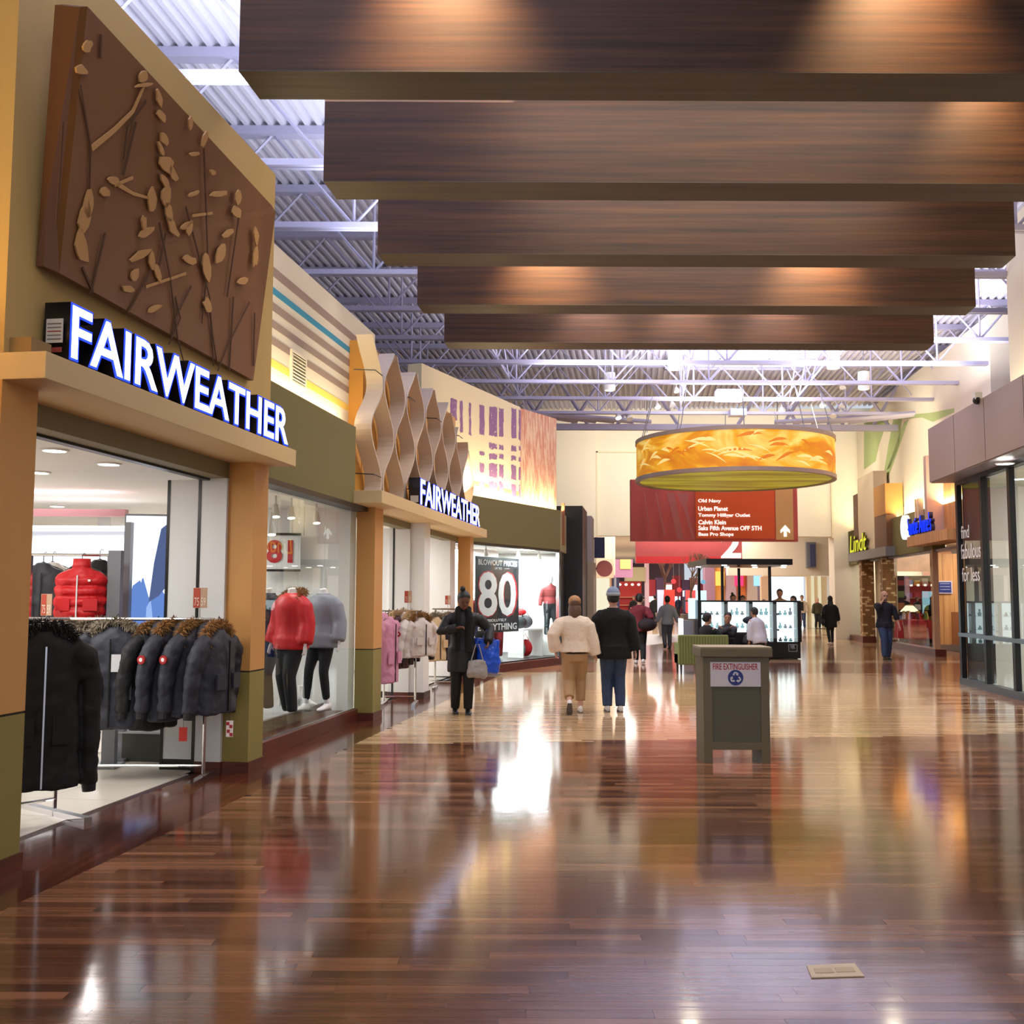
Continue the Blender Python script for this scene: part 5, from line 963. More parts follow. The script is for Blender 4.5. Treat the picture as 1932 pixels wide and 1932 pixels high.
for a in (-.1, .35): B().tube([(q.x+a, yb-.03, .1), (q.x+a, yb+.03, .1)], .1, 16).obj('wheel', BLACK, t)
# ---------------------------------------------------------------- mannequins
MW = mat('mannequin_white', (232, 230, 228), .3)
def manne(label, loc, yaw, top, pants, pose=None, h=1.75, **k):
    return person(label, loc, yaw, h, dict(dict(rh=(.17, .03, .5), lh=(-.17, .03, .5)), **(pose or {})), MW, top=top, pants=pants, name='mannequin', cat='mannequin', face=False, hair=None, hairstyle='bald', headless=k.pop('headless', True), **k)
q = P(548, 1300, 11.55); manne('headless mannequin in a red fur collar jacket and black trousers', (q.x, 11.55, .285), PI*.8, RED, DPANT, h=1.62, top_hem=.46, top_t=.035, shoes=None, parts=[lambda t, S, T, HD, wri, sh, elb: furmesh([S(T(-.09, .03, .8)), S(T(-.07, -.04, .86)), S(T(.07, -.04, .86)), S(T(.09, .03, .8))], .04, 700, .05).obj('fur_collar', FURB, t, kind='stuff')])
q = P(607, 1300, 12.3); manne('headless mannequin in a light grey jacket and black tights with white boots', (q.x, 12.3, .285), PI*.85, mat('grey_jacket', (138, 142, 150), .5), DPANT, dict(lf=(-.05, .0, .045), rf=(.09, .07, .045)), h=1.62, top_hem=.45, top_t=.03, pant_t=.002, shoes=SHW, pant_end=.07)
for px, py, lab in ((534, 1331, 'leftmost white ankle boot on the platform in the first window'), (570, 1330, 'middle white ankle boot on the platform in the first window')):
    q = G(px, py, .285); heel(q, -PI/2-.3, lab); 
q = P(505, 1250, 11.9); manne('dark mannequin half hidden by the orange pier in the first window', (q.x, 11.9, .285), PI*.8, mat('navy_dark_cloth', (30, 34, 50), .6), DPANT, h=1.62, top_hem=.46)
# reversed sale banner and little hanging cards inside window one
q = P(500, 1050, 13.4); q2 = P(553, 1010, 13.4); q3 = P(553, 1074, 13.4)
t = thing('sale_banner', 'white banner with reversed red numerals seen from behind through the first window', 'banner', (q.x, 13.4, q3.z)); B().box(q.x-.2, q2.x+.1, 13.4, 13.42, q3.z, q2.z).obj('sheet', mat('banner_white', (246, 246, 246), .6), t)
textfit('numerals', '18', (q.x+.02, 13.39, q3.z+.08), (1, 0, 0), .34, .3, mat('banner_red', (206, 30, 44), .5), t, mirror=True, off=.03, depth=.002)
for z in (q3.z-.03, q2.z): B().box(q.x-.2, q2.x+.1, 13.38, 13.44, z, z+.03).obj('batten', BLACK, t)
for s_ in (0, .5): B().tube([(q.x+s_, 13.4, q2.z), (q.x+s_, 13.4, 2.78)], .004, 4).obj('wire', BLACK, t)
# ---------------------------------------------------------------- second opening: racks and coats
Y2 = 16.2
def at2(px, Y, py=1150): return P(px, py, Y).x
rack((at2(726, 15.7), 15.7, 0), (at2(785, 15.7), 15.7, 0), 1.4, 'slim chrome rack with pink, plum and white coats in the second shop doorway', cross=.3)
PK = mat('pink_cloth', (206, 140, 168), .6); PLUM = mat('plum_cloth', (70, 30, 44), .6); WCT = mat('white_coat_cloth', (214, 212, 210), .6); FURC = mat('cream_fur', (206, 180, 140), .9, var=.4, vscale=(26, 26, 26))
coat('long pink coat at the left of the second doorway rack', (at2(733, 15.3), 15.3, 1.36), 1.2, PK, None, 1.0, w=.22, sleeve=.75, group='coats in the second doorway')
coat('plum coat with cream fur hood in the second doorway', (at2(748, 15.7), 15.7, 1.36), 1.0, PLUM, FURC, .82, group='coats in the second doorway')
coat('black coat with cream fur hood behind the plum one', (at2(760, 15.9), 15.9, 1.38), 1.1, CBLK, FURC, .8, group='coats in the second doorway')
coat('white coat with tan fur hood and red round badge in the second doorway', (at2(776, 15.8), 15.8, 1.36), 1.2, WCT, FURC, .66, badge=True, sleeve=.55, group='coats in the second doorway')
coat('pale coat with tan fur hood nearest the white pier', (at2(793, 15.8), 15.8, 1.34), .9, mat('pale_coat', (206, 196, 192), .6), FURB, .62, badge=True, sleeve=.5, group='coats in the second doorway')
signholder(770, 1126, 15.7, 'pink price card on a stem above the pink and white coats', .11, .18, 1.4)
rack((at2(822, 18.4), 18.4, 0), (at2(862, 18.4), 18.4, 0), 1.4, 'slim chrome rack left of the woman in black', cross=.3)
coat('cream pleated coat left of the woman in black', (at2(822, 18.3), 18.3, 1.3), .9, mat('beige_cloth', (206, 178, 136), .7), FURG, .8, group='coats in the third doorway')
coat('white blouse behind the cream coat in the third doorway', (at2(834, 18.6), 18.6, 1.3), 1.1, WCT, None, .8, hood=False, name='blouse', group='coats in the third doorway'); coat('dark coat half hidden behind the woman in black', (at2(845, 18.6), 18.6, 1.3), 1.1, CBLK, FURG, .8, group='coats in the third doorway')
signholder(845, 1132, 18.4, 'pink price card above the third doorway rack', .1, .16, 1.4)
struct('wall_left_19', B(L).box(8.0, 9.6, -4.2, -4.0, 0, 2.8), WHITE); struct('trim_15', B(L).box(13.9, 14.4, -.7, -.3, .1, 2.75), WHITE)
# ---------------------------------------------------------------- angled window display
BACK = glow('display_white', (232, 242, 248), .55)
struct('wall_left_20', B(DF).box(-.55, DL-.4, -1.6, -1.5, .17, 2.74), WPLAS); pf = [DF(-.6, -.1, 0), DF(DL-.1, -.1, 0), Vector((1.2, 26.85, 0)), Vector((-1.3, 26.85, 0)), DF(-.6, -1.45, 0)]; struct('ceiling_6', B().prism([p+Vector((0, 0, 2.74)) for p in pf], (0, 0, .04)), WPLAS); struct('floor_4', B().prism(pf, (0, 0, .2)), mat('plinth_black', (34, 32, 32), .4)); struct('wall_left_21', B().box(-1.4, 1.3, 26.86, 26.96, 0, 2.74), WPLAS)
area('window_fill', DF(2.2, -.8, 2.7), 2.6, 420, (.9, .97, 1), (0, 0, 0), .5); area('window_fill', (.5, 25.9, 2.7), .9, 160, (.9, .97, 1))  # area fills added to brighten the display and its back wall
po_ = thing('sale_poster', 'tall black poster with BLOWOUT PRICES and huge white numerals', 'poster', DF(1, -.3, .6)); a0 = DF.at(898, 1052, -.3)[0]; a1 = DF.at(979, 1052, -.3)[0]; zt = DF.at(940, 1052, -.3)[2]; zb_ = DF.at(940, 1193, -.3)[2]
B(DF).box(a0, a1, -.32, -.3, zb_, zt).obj('board', mat('poster_black', (34, 34, 40), .5), po_); WI = mat('white_ink', (246, 246, 246), .6); RI = mat('red_ink', (200, 30, 40), .5); pw_ = a1-a0; ph = zt-zb_
tx_ = lambda nm, s, u, v, w_, h_, m, lift=.002: textfit(nm, s, DF(a0+u*pw_, -.3, zb_+v*ph), DF.t, w_*pw_, h_*ph, m, po_, off=.02, lift=lift, depth=.002)
tx_('heading', 'BLOWOUT PRICES', .05, .89, .9, .075, WI); tx_('small_text', 'UP TO', .42, .84, .16, .03, WI); tx_('numeral_edge', '80', .035, .2, .93, .62, RI, .002); tx_('numerals', '80', .055, .215, .87, .59, WI, .005); tx_('small_text', 'ABSOLUTELY', .2, .145, .5, .035, WI); tx_('footer', 'EVERYTHING', .05, .03, .9, .09, WI)
q = P(908, 1100, 23.2); PLD = mat('red_plaid', (150, 38, 42), .7, var=.5, vscale=(14, 14, 14)); zz = .2
sM = DF.at(909, 1150, -.85)[0]; p = DF(sM, -.85, .2); manne('white mannequin in red plaid shirt left of the sale poster', p, PI+.3, PLD, DPANT, h=1.7, headless=False, top_hem=.46)
sM = DF.at(932, 1150, -.8)[0]; p = DF(sM, -.75, .2); manne('mannequin in a red coat overlapping the sale poster edge', p, PI+.2, RED, mat('red_trouser', (150, 26, 34), .6), h=1.6, headless=True, top_hem=.4)
p = Vector((P(1038, 1120, 25.8).x, 25.8, .62)); manne('mannequin in a grey and red striped top and black flared trousers', p, PI+.15, mat('stripe_top', (150, 60, 62), .7, var=.7, vscale=(.5, .5, 14)), DPANT, dict(lf=(-.09, .03, .045), rf=(.06, -.03, .045), lh=(-.16, .0, .56)), h=1.56, headless=False, top_hem=.5)
bx = thing('display_box', 'white display block under the striped mannequin', 'plinth', DF(3, -.8, .2)); B().box(P(1014, 1200, 25.5).x, P(1050, 1200, 25.5).x, 25.5, 26.3, .2, .62).obj('box', WHITE, bx, bevel=.005)
bx = thing('display_box', 'white display shelf holding the black and red bags', 'plinth', DF(2.4, -.6, .2)); u0, u1 = DF.at(980, 1170, -.5)[0], DF.at(1018, 1170, -.5)[0]; B(DF).box(u0, u1, -.8, -.4, .83, .87).obj('top', WHITE, bx); B(DF).box(u0, u0+.04, -.8, -.4, .2, .83).obj('side', WHITE, bx); B(DF).box(u1-.04, u1, -.8, -.4, .2, .83).obj('side', WHITE, bx)
def bagd(u, n, z, w_, hh, m, label):
    p = DF(u, n, z); t = thing('handbag', label, 'bag', p, 'bags in the angled window'); B().ell(p+Vector((0, 0, hh/2)), (w_/2, .09, hh/2), 14, 8).obj('bag_body', m, t, remesh=.015); B().tube([p+Vector((-w_*.25, 0, hh*.9)), p+Vector((0, 0, hh*1.3)), p+Vector((w_*.25, 0, hh*.9))], .01, 6).obj('handle', m, t)
bagd(u0+.22, -.6, .87, .34, .3, CBLK, 'black bag on the white display shelf, left'); bagd(u0+.5, -.6, .87, .36, .32, mat('charcoal', (58, 60, 66), .6), 'charcoal bag on the white display shelf, right'); bagd(u0+.42, -.7, 1.17, .3, .18, RED, 'small red bag on top of the charcoal bag'); bagd(u0+.2, -.6, .2, .3, .38, mat('grey_bag2', (110, 112, 116), .6), 'grey bag on the window floor under the shelf'); bagd(u0+.5, -.6, .2, .34, .42, RED, 'red backpack on the window floor under the shelf')
for k, px in enumerate((917, 978, 1017)): s1 = DF.at(px, 1045, -.4); p = DF(s1[0], -.4, 2.6); trackspot(p, p+Vector((.1, .6, -1)), ['left', 'middle', 'right'][k]+' small spotlight over the sale poster window', 'spotlights over the angled window', 0, .05)
# ================================================================ recycling bin
bp0 = G(1324, 1436); bp1 = G(1447, 1436); bx0, bx1 = bp0.x, bp1.x; by = 10.3; BT = 1.135
t = thing('recycling_bin', 'olive grey square bin with a fire extinguisher sign in mid aisle', 'bin', ((bx0+bx1)/2, by+.3, 0)); BM = mat('bin_olive', (98, 90, 68), .5); BMP = mat('bin_panel', (82, 80, 62), .5)
d_ = .4
B().box(bx0+.02, bx1-.02, by+.02, by+d_, .17, BT-.1).obj('body', BM, t)
for x0, x1 in ((bx0, bx0+.085), (bx1-.085, bx1)): B().box(x0, x1, by, by+d_+.02, 0.0, BT-.1).obj('corner_post', BM, t)
B().box(bx0+.085, bx1-.085, by, by+.03, BT-.165, BT-.1).box(bx0+.085, bx1-.085, by, by+.03, .13, .2).obj('front_rail', BM, t); B().box(bx0+.085, bx1-.085, by+.012, by+.024, .2, BT-.165).obj('front_panel', BMP, t)
B().box(bx0-.03, bx1+.03, by-.03, by+d_+.05, BT-.1, BT-.015).obj('lid_rim', BM, t, bevel=.006); B().box(bx0-.025, bx1+.025, by-.025, by+d_+.045, BT-.015, BT).obj('lid_top', mat('bin_top', (150, 140, 112), .35), t, bevel=.004)
sx0, sx1 = bx0+.07, bx1-.085; sz1 = BT-.15; sz0 = sz1-.24; B().box(sx0, sx1, by-.004, by+.012, sz0, sz1).obj('sign_plate', mat('sign_plate', (196, 194, 204), .5), t)
textfit('sign_text', 'FIRE EXTINGUISHER', (sx0+.025, by-.004, sz1-.075), (1, 0, 0), sx1-sx0-.05, .062, mat('sign_red', (156, 34, 40), .5), t, depth=.002, off=.012)
cx, cz = (sx0+sx1)/2, sz0+.088; NV = mat('sign_navy', (34, 50, 120), .5); B().tube([(cx, by-.004, cz), (cx, by-.007, cz)], .076, 32).obj('round_emblem', NV, t)
for k in range(3):   # three chasing arrows
    a = math.radians(90+120*k); m_ = mat('sign_plate', (196, 194, 204), .5); c_, s_ = math.cos(a-PI/2), math.sin(a-PI/2)
    r_ = lambda x, z: (cx+x*c_-z*s_, by-.0075, cz+x*s_+z*c_)
    B().prism([r_(x, z) for x, z in ((-.03, .028), (-.014, .056), (.012, .056), (.02, .044), (.029, .049), (.026, .018), (-.002, .030), (.008, .036), (.004, .042), (-.006, .042), (-.014, .019))], (0, -.001, 0)).obj('arrow', m_, t)
B().prism([(cx-.03, by-.0085, cz-.018), (cx+.03, by-.0085, cz-.018), (cx, by-.0085, cz+.034)], (0, -.001, 0)).box(cx-.005, cx+.005, by-.0095, by-.0085, cz-.05, cz-.015).obj('tree_mark', NV, t)
# floor plate
fp_ = [G(1522, 1823), G(1612, 1819), G(1631, 1843), G(1531, 1846)]; t = thing('floor_box_cover', 'pale brass floor box cover set in the planks at lower right', 'floor plate', fp_[0])
B().prism([q+Vector((0, 0, .0005)) for q in fp_], (0, 0, .004)).obj('plate', mat('pale_brass', (206, 190, 156), .35, metal=.3), t); c4 = sum(fp_, Vector((0, 0, 0)))/4
for k in (-1, 1): cc_ = c4+(fp_[1]-fp_[0])*.22*k; B().prism([cc_+(q-c4)*.36+Vector((0, 0, .0045)) for q in fp_], (0, 0, .002)).obj('flap', mat('brass_flap', (186, 168, 132), .35, metal=.3), t)
# ================================================================ drum lamp
Yd = 30.; q0 = P(1202, 890, Yd); q1 = P(1568, 890, Yd); R_ = (q1.x-q0.x)/2; cx = (q0.x+q1.x)/2; z0 = 4.98; z1 = 6.2
t = thing('drum_lamp', 'huge yellow drum pendant printed with blurred grasses', 'lamp', (cx, Yd, z0))
m = bpy.data.materials.new('drum_print'); m.use_nodes = True; nt = m.node_tree; pb_ = nt.nodes['Principled BSDF']; tc = nn(nt, 'ShaderNodeTexCoord'); mp = nn(nt, 'ShaderNodeMapping'); mp.inputs['Scale'].default_value = (.7, .7, 1.5); mp.inputs['Rotation'].default_value = (.0, .7, 0)
no = nn(nt, 'ShaderNodeTexNoise', i_Scale=.75, i_Detail=3.0, i_Distortion=1.8); rp = nn(nt, 'ShaderNodeValToRGB'); nt.links.new(tc.outputs['Object'], mp.inputs[0]); nt.links.new(mp.outputs[0], no.inputs['Vector']); nt.links.new(no.outputs[0], rp.inputs[0])
e = rp.color_ramp.elements; e[0].position = .3; e[0].color = lin((204, 120, 24)); e[1].position = .72; e[1].color = lin((250, 222, 120)); x = e.new(.5); x.color = lin((236, 168, 30)); x = e.new(.42); x.color = lin((214, 138, 20))
nt.links.new(rp.outputs[0], pb_.inputs['Base Color']); nt.links.new(rp.outputs[0], pb_.inputs['Emission Color']); pb_.inputs['Emission Strength'].default_value = .55; pb_.inputs['Roughness'].default_value = .6; DRM = m
def ring(r, za, zb__, m, nm, th=.03): 
    b = B(); N = 72; b.loft([[(cx+rr*math.cos(2*PI*k/N), Yd+rr*math.sin(2*PI*k/N), z) for k in range(N)] for rr, z in ((r, za), (r, zb__), (r-th, zb__), (r-th, za), (r, za))], cap=False); return b.obj(nm, m, t, smooth=False)
ring(R_, z0+.1, z1-.1, DRM, 'printed_shade'); RM = mat('drum_rim', (176, 156, 140), .4, metal=.2); ring(R_+.03, z0, z0+.11, RM, 'lower_rim', .12); ring(R_+.03, z1-.11, z1, RM, 'upper_rim', .08)
m = bpy.data.materials.new('drum_diffuser'); m.use_nodes = True; nt = m.node_tree; pb_ = nt.nodes['Principled BSDF']; tc = nn(nt, 'ShaderNodeTexCoord'); mp = nn(nt, 'ShaderNodeMapping'); mp.inputs['Scale'].default_value = (.25, 1.2, 1); mp.inputs['Rotation'].default_value = (0, 0, .3)
no = nn(nt, 'ShaderNodeTexNoise', i_Scale=1.0, i_Detail=3.0); rp = nn(nt, 'ShaderNodeValToRGB'); nt.links.new(tc.outputs['Object'], mp.inputs[0]); nt.links.new(mp.outputs[0], no.inputs['Vector']); nt.links.new(no.outputs[0], rp.inputs[0]); e = rp.color_ramp.elements; e[0].position = .4; e[0].color = lin((150, 128, 30)); e[1].position = .6; e[1].color = lin((190, 180, 50)); nt.links.new(rp.outputs[0], pb_.inputs['Base Color']); nt.links.new(rp.outputs[0], pb_.inputs['Emission Color']); pb_.inputs['Emission Strength'].default_value = .55
B().cyl((cx, Yd, z0+.04), R_-.1, .02, 72).obj('diffuser', m, t)
GRS = [mat('print_pale', (250, 226, 140), .6, emit=.5), mat('print_orange', (222, 130, 24), .6, emit=.4)]
rg = random.Random(12)
for k in range(46):   # blurred grass blades printed on the shade
    a = -PI/2+rg.uniform(-1.45, 1.45); z = rg.uniform(z0+.25, z1-.3); ln = rg.uniform(.35, .95); tl = rg.uniform(-.9, .9); wv = rg.uniform(.02, .055); up = []; dn = []
    for i in range(7):
        u = i/6; aa = a+ln*math.cos(tl)*u/R_; zz = min(max(z+ln*math.sin(tl)*.5*u+.05*math.sin(u*3), z0+.15), z1-.15); ww = wv*math.sin(PI*min(.97, max(.06, u))); up.append((cx+(R_+.004)*math.cos(aa), Yd+(R_+.004)*math.sin(aa), min(zz+ww, z1-.12))); dn.append((cx+(R_+.004)*math.cos(aa), Yd+(R_+.004)*math.sin(aa), max(zz-ww, z0+.12)))
    b = B(); b.add(up+dn[::-1], [(i, i+1, 12-i, 13-i) for i in range(6)]); b.obj('printed_blade', GRS[k % 3 == 2], t, recalc=False)
for k in range(10): a = 2*PI*k/10+.2; B().tube([(cx+(R_-.02)*math.cos(a), Yd+(R_-.02)*math.sin(a), z1-.02), (cx+(R_-.35)*math.cos(a), Yd+(R_-.35)*math.sin(a), 7.4)], .014, 5).obj('suspension_cable', GREY, t)
# ================================================================ directory sign and the lower section sign
Ys = 35.4; sa_ = P(1190, 930, Ys); sb_ = P(1504, 925, Ys); zb_ = P(1300, 1021, Ys).z; zt = P(1300, 905, Ys).z; RDA = mat('sign_crimson', (214, 98, 92), .6, var=.15, vscale=(2.2, 2.2, .35)); ORG = mat('sign_orange', (214, 84, 34), .5, emit=.15); SND = mat('sign_sand', (216, 166, 106), .5, emit=.1); WT = glow('sign_text_white', (255, 250, 240), 1.3)
t = thing('directory_sign', 'hanging red directory sign with six white shop names and an arrow', 'sign', ((sa_.x+sb_.x)/2, Ys, zb_))
u = lambda px: P(px, 970, Ys).x; v_ = lambda py: P(1300, py, Ys).z
B().box(sa_.x, sb_.x, Ys, Ys+.3, zb_, zt).obj('board', RDA, t); B().box(u(1312), u(1461), Ys-.04, Ys, v_(1016), zt).obj('name_panel', ORG, t); B().box(u(1463), u(1496), Ys-.045, Ys, v_(1018), zt).obj('arrow_panel', SND, t)
for k, (s_, w_) in enumerate((('Old Navy', 43), ('Urban Planet', 56), ('Tommy Hilfiger Outlet', 98), ('Calvin Klein', 52), ('Saks Fifth Avenue OFF 5TH', 119), ('Bass Pro Shops', 66))):
    y_ = (950, 964, 977, 989.5, 1000.5, 1013)[k]; textfit('shop_name', s_, (u(1317), Ys-.04, v_(y_)), (1, 0, 0), w_/1950*Ys, .155, WT, t, off=.018, depth=.02)
ax, az = u(1480), v_(1012); B().prism([(ax+x, Ys-.05, az+z) for x, z in ((-.05, 0), (.05, 0), (.05, .2), (.16, .12), (.16, .22), (0, .40), (-.16, .22), (-.16, .12), (-.05, .2))], (0, -.02, 0)).obj('arrow', WT, t)
PKS = mat('print_rose', (206, 120, 120), .6)
for pts in (((1258, 930), (1272, 930), (1290, 1018), (1278, 1018)), ((1276, 930), (1300, 930), (1296, 955), (1310, 1016), (1306, 1018), (1290, 960)), ((1236, 930), (1239, 930), (1256, 1010), (1252, 1010)), ((1215, 930), (1217, 930), (1226, 1000), (1224, 1000))): B().prism([(u(a), Ys-.004, v_(b)) for a, b in pts], (0, -.004, 0)).obj('printed_streak', PKS, t)
for x in (sa_.x+.6, sb_.x-.6): B().tube([(x, Ys+.15, zt), (x, Ys+.15, 9.02)], .015, 6).obj('hanger_rod', GREY, t)
Yl = 44.; ul = lambda px: P(px, 1040, Yl).x; vl = lambda py: P(1300, py, Yl).z
t = thing('section_sign', 'long red hanging sign with a large white 2 below the directory', 'sign', (ul(1300), Yl, vl(1062))); B().box(ul(1200), ul(1400), Yl, Yl+.3, vl(1050), vl(1000)).obj('board', mat('sign_crimson2', (160, 62, 64), .6, var=.15, vscale=(.5, .5, .9)), t); B().box(ul(1200), ul(1400), Yl, Yl+.3, vl(1063), vl(1050)).obj('lower_band', mat('sign_red_band', (176, 36, 42), .5), t)
textfit('numeral', '2', (ul(1360), Yl, vl(1053)), (1, 0, 0), 38/1950*Yl, 1.1, WT, t, off=.03, depth=.03)
for x in (ul(1220), ul(1380)): B().tube([(x, Yl+.15, vl(1000)), (x, Yl+.15, 5.2)], .02, 6).obj('hanger_rod', GREY, t)
# ================================================================ kiosk with lit cases
KY = 27.6; ku = lambda px: P(px, 1180, KY).x; kz = lambda py: P(1400, py, KY).z
t = thing('display_kiosk', 'black kiosk with four lit glass cases and a flat canopy', 'kiosk', ((ku(1320)+ku(1508))/2, KY+1, 0)); KB = mat('kiosk_black', (15, 14, 15), .3)
B().box(ku(1318), ku(1510), KY, KY+2.4, 0.02, kz(1211)).obj('base', KB, t, bevel=.01); CASE = glow('case_light', (232, 250, 255), 2.2)
edges = [1320, 1370, 1417, 1462, 1508]
for k in range(4):
    a, c = ku(edges[k])+.05, ku(edges[k+1])-.05; z0_, z1_ = kz(1211), kz(1136); B().box(a, c, KY+.35, KY+.4, z0_, z1_).obj('lit_back', CASE, t); B().box(a-.02, c+.02, KY+.0, KY+.012, z0_, z1_).obj('case_glass', GLASS, t)
    for j in range(1, 3): B().box(a, c, KY+.05, KY+.35, z0_+(z1_-z0_)*j/3, z0_+(z1_-z0_)*j/3+.012).obj('glass_shelf', mat('shelf_glass', (206, 226, 232), .1), t)
for e_ in edges: B().box(ku(e_)-.05, ku(e_)+.05, KY-.02, KY+.5, kz(1211), kz(1134)).obj('case_post', KB, t)
for k in range(4):
    for j, z in enumerate((kz(1190), kz(1160))): B().box(ku(edges[k])+.05, ku(edges[k])+.11, KY-.03, KY+.0, z, z+.05).obj('hinge', KB, t)
B().box(ku(1316), ku(1510), KY-.03, KY+2.4, kz(1136), kz(1133)).obj('counter_top', KB, t)
for px, y_ in ((1346, 2.0), (1365, .05), (1427, 2.0), (1455, .05)): B().box(ku(px)-.035, ku(px)+.035, KY+y_, KY+y_+.07, kz(1134), kz(1068)).obj('canopy_post', KB, t)
B().box(ku(1330), ku(1492), KY-.3, KY+2.6, kz(1066), kz(1055)).obj('canopy', KB, t)
for k in range(7): x = ku(1336)+k*.4; B().box(x, x+.12, KY+(0 if k % 2 else 1.6), KY+.12+(0 if k % 2 else 1.6), kz(1066)-.02, kz(1066)).obj('canopy_lamp', glow('lamp_small', (255, 255, 255), 5), t)
textfit('base_logo', 'NK', (ku(1491), KY-.003, kz(1224)), (1, 0, 0), .12, .12, mat('logo_grey', (190, 190, 190), .5), t, depth=.004)
b = B(); lx, lz = ku(1487), kz(1229)
for a0_, a1_, c0_, c1_ in ((0, .23, 0, .01), (0, .23, .18, .19), (0, .01, 0, .19), (.22, .23, 0, .19)): b.box(lx+a0_, lx+a1_, KY-.008, KY, lz+c0_, lz+c1_)
b.obj('logo_frame', mat('logo_grey', (190, 190, 190), .5), t)
area('case_glow', ((ku(1320)+ku(1508))/2, KY-.06, 1.0), 2.5, 14, (.9, .97, 1), (math.radians(90), 0, 0), .9)
rk = random.Random(8); GLS = mat('product_teal', (120, 160, 166), .3); GLD = mat('product_grey', (96, 100, 110), .3)
for k in range(4):   # glass bulbs and small goods standing in the cases
    a, c = ku(edges[k])+.12, ku(edges[k+1])-.12
    for j in range(3):
        z = kz(1211)+(kz(1136)-kz(1211))*j/3+.012
        for q in range(3):
            x = a+(c-a)*(q+.5)/3; hh = rk.uniform(.08, .2); B().cyl((x, KY+.18, z), .04, hh*.5, 10, .055).cyl((x, KY+.18, z+hh*.5), .02, hh*.5, 8, .03).obj('glass_vase', (GLS, GLD)[rk.random() < .4], None)
            tag(COL.objects[-1], '%s of three small glass vases on the %s shelf of the %s lit kiosk case' % (['left', 'middle', 'right'][q], ['bottom', 'middle', 'top'][j], ['leftmost', 'second', 'third', 'rightmost'][k]), 'vase', 'small glass vases in the lit kiosk')
# side counter of the kiosk and display stand left of it
t = thing('display_counter', 'pale grey counter with lit side left of the kiosk', 'counter', (ku(1300), KY+1.5, 0)); B().box(ku(1294), ku(1313), KY+.4, KY+1.0, .001, 1.0).obj('counter_body', mat('counter_grey', (150, 156, 164), .4), t); B().box(ku(1290), ku(1294), KY+.4, KY+.9, .1, 1.05).obj('lit_side', glow('lit_side', (240, 250, 255), 1.5), t); B().box(ku(1303), ku(1316), KY+.3, KY+.35, 1.05, 1.6).obj('screen', glow('screen_blue', (200, 232, 250), 1.6), t)
# ================================================================ ceiling bits
for i, (px, py, Y) in enumerate(((1289, 661, 19.2), (1652, 653, 19.2))):
    p = P(px, py, Y); trackspot(p, p+Vector((-.1, -.6, -.5)), ['bright halogen spot under the farthest beam, centre', 'bright halogen spot under the farthest beam, right'][i], 'halogen spots', 40, .05, (1, .85, .6), up=9.03-p.z)
for i, (px, py, Y) in enumerate(((1272, 690, 26), (1572, 688, 26), (1150, 730, 29), (1630, 728, 29))):
    p = P(px, py, Y); t = thing('cylinder_downlight', 'white cylinder downlight in the roof trusses, %s' % ['left of the skylight', 'right of the skylight', 'far left', 'far right'][i], 'light', (p.x, Y, p.z), 'white cylinder downlights'); B().cyl((p.x, Y, p.z-.1), .16, .5, 20).obj('can', WPLAS, t); B().cyl((p.x, Y, p.z-.105), .13, .006, 20).obj('lens', glow('cyl_lens', (255, 236, 200), 3), t); B().tube([(p.x, Y, p.z+.4), (p.x, Y, 9.0)], .012, 5).obj('stem', GREY, t)
for i, (px, py, on) in enumerate(((1240, 765, 1), (1268, 762, 0), (1166, 785, 1), (1187, 787, 0), (1276, 735, 0), (1475, 773, 1), (1552, 762, 1), (1588, 765, 0), (1572, 782, 0), (1590, 728, 0))):
    p = P(px, py, 32.17); t_ = trackspot(p, p+Vector((.2*(1 if px < 1400 else -1), -.5, -1)), 'ceiling spotlight number %s from the left under the last roof truss' % ['three', 'four', 'one', 'two', 'five', 'six', 'seven', 'nine', 'eight', 'ten'][i], 'spotlights under the last truss', 60 if on else 0, .1, (1, .9, .75), bool(on), up=max(.16, 7.4-p.z))
    t_['label'] = ['lit spotlight above the left of the drum lamp', 'unlit spotlight just right of the lit one above the drum left', 'lit spotlight farthest left under the last truss', 'small unlit spotlight near the left end of the last truss', 'unlit tan spotlight high above the drum left', 'lit small spotlight above the drum centre right', 'bright spotlight above the right edge of the drum', 'unlit spotlight right of the bright one above the drum', 'square bracketed spotlight below the pair on the right', 'unlit tan spotlight high on the right trusses'][i]
for i, (px, py, w_) in enumerate(((1378, 744, .8), (1394, 777, .5))):
    p = P(px, py, 30.5+i); t = thing('ceiling_box', ['larger grey ballast box hanging in the trusses above the drum', 'smaller white box under the last truss above the drum'][i], 'box', (p.x, p.y, p.z-.12)); B().box(p.x-w_/2, p.x+w_/2, p.y, p.y+.4, p.z-.15*w_*1.4, p.z+.15*w_*1.4).obj('housing', mat('box_lilac', (168, 166, 190), .5), t, bevel=.01); B().tube([(p.x, p.y+.2, p.z+.1), (p.x, p.y+.2, 7.6)], .02, 5).obj('stem', GREY, t)
p = R(*[R.at(1843, 752, .43)[0], .43, R.at(1843, 752, .43)[2]]); t = thing('dome_camera', 'small dark dome camera on the mauve cladding corner', 'camera', p); B().box(p.x-.05, p.x+.07, p.y-.05, p.y+.05, p.z-.02, p.z+.1).obj('mount', WHITE, t); B().ell((p.x, p.y, p.z-.03), (.07, .07, .07), 12, 8).obj('dome', BLACK, t)
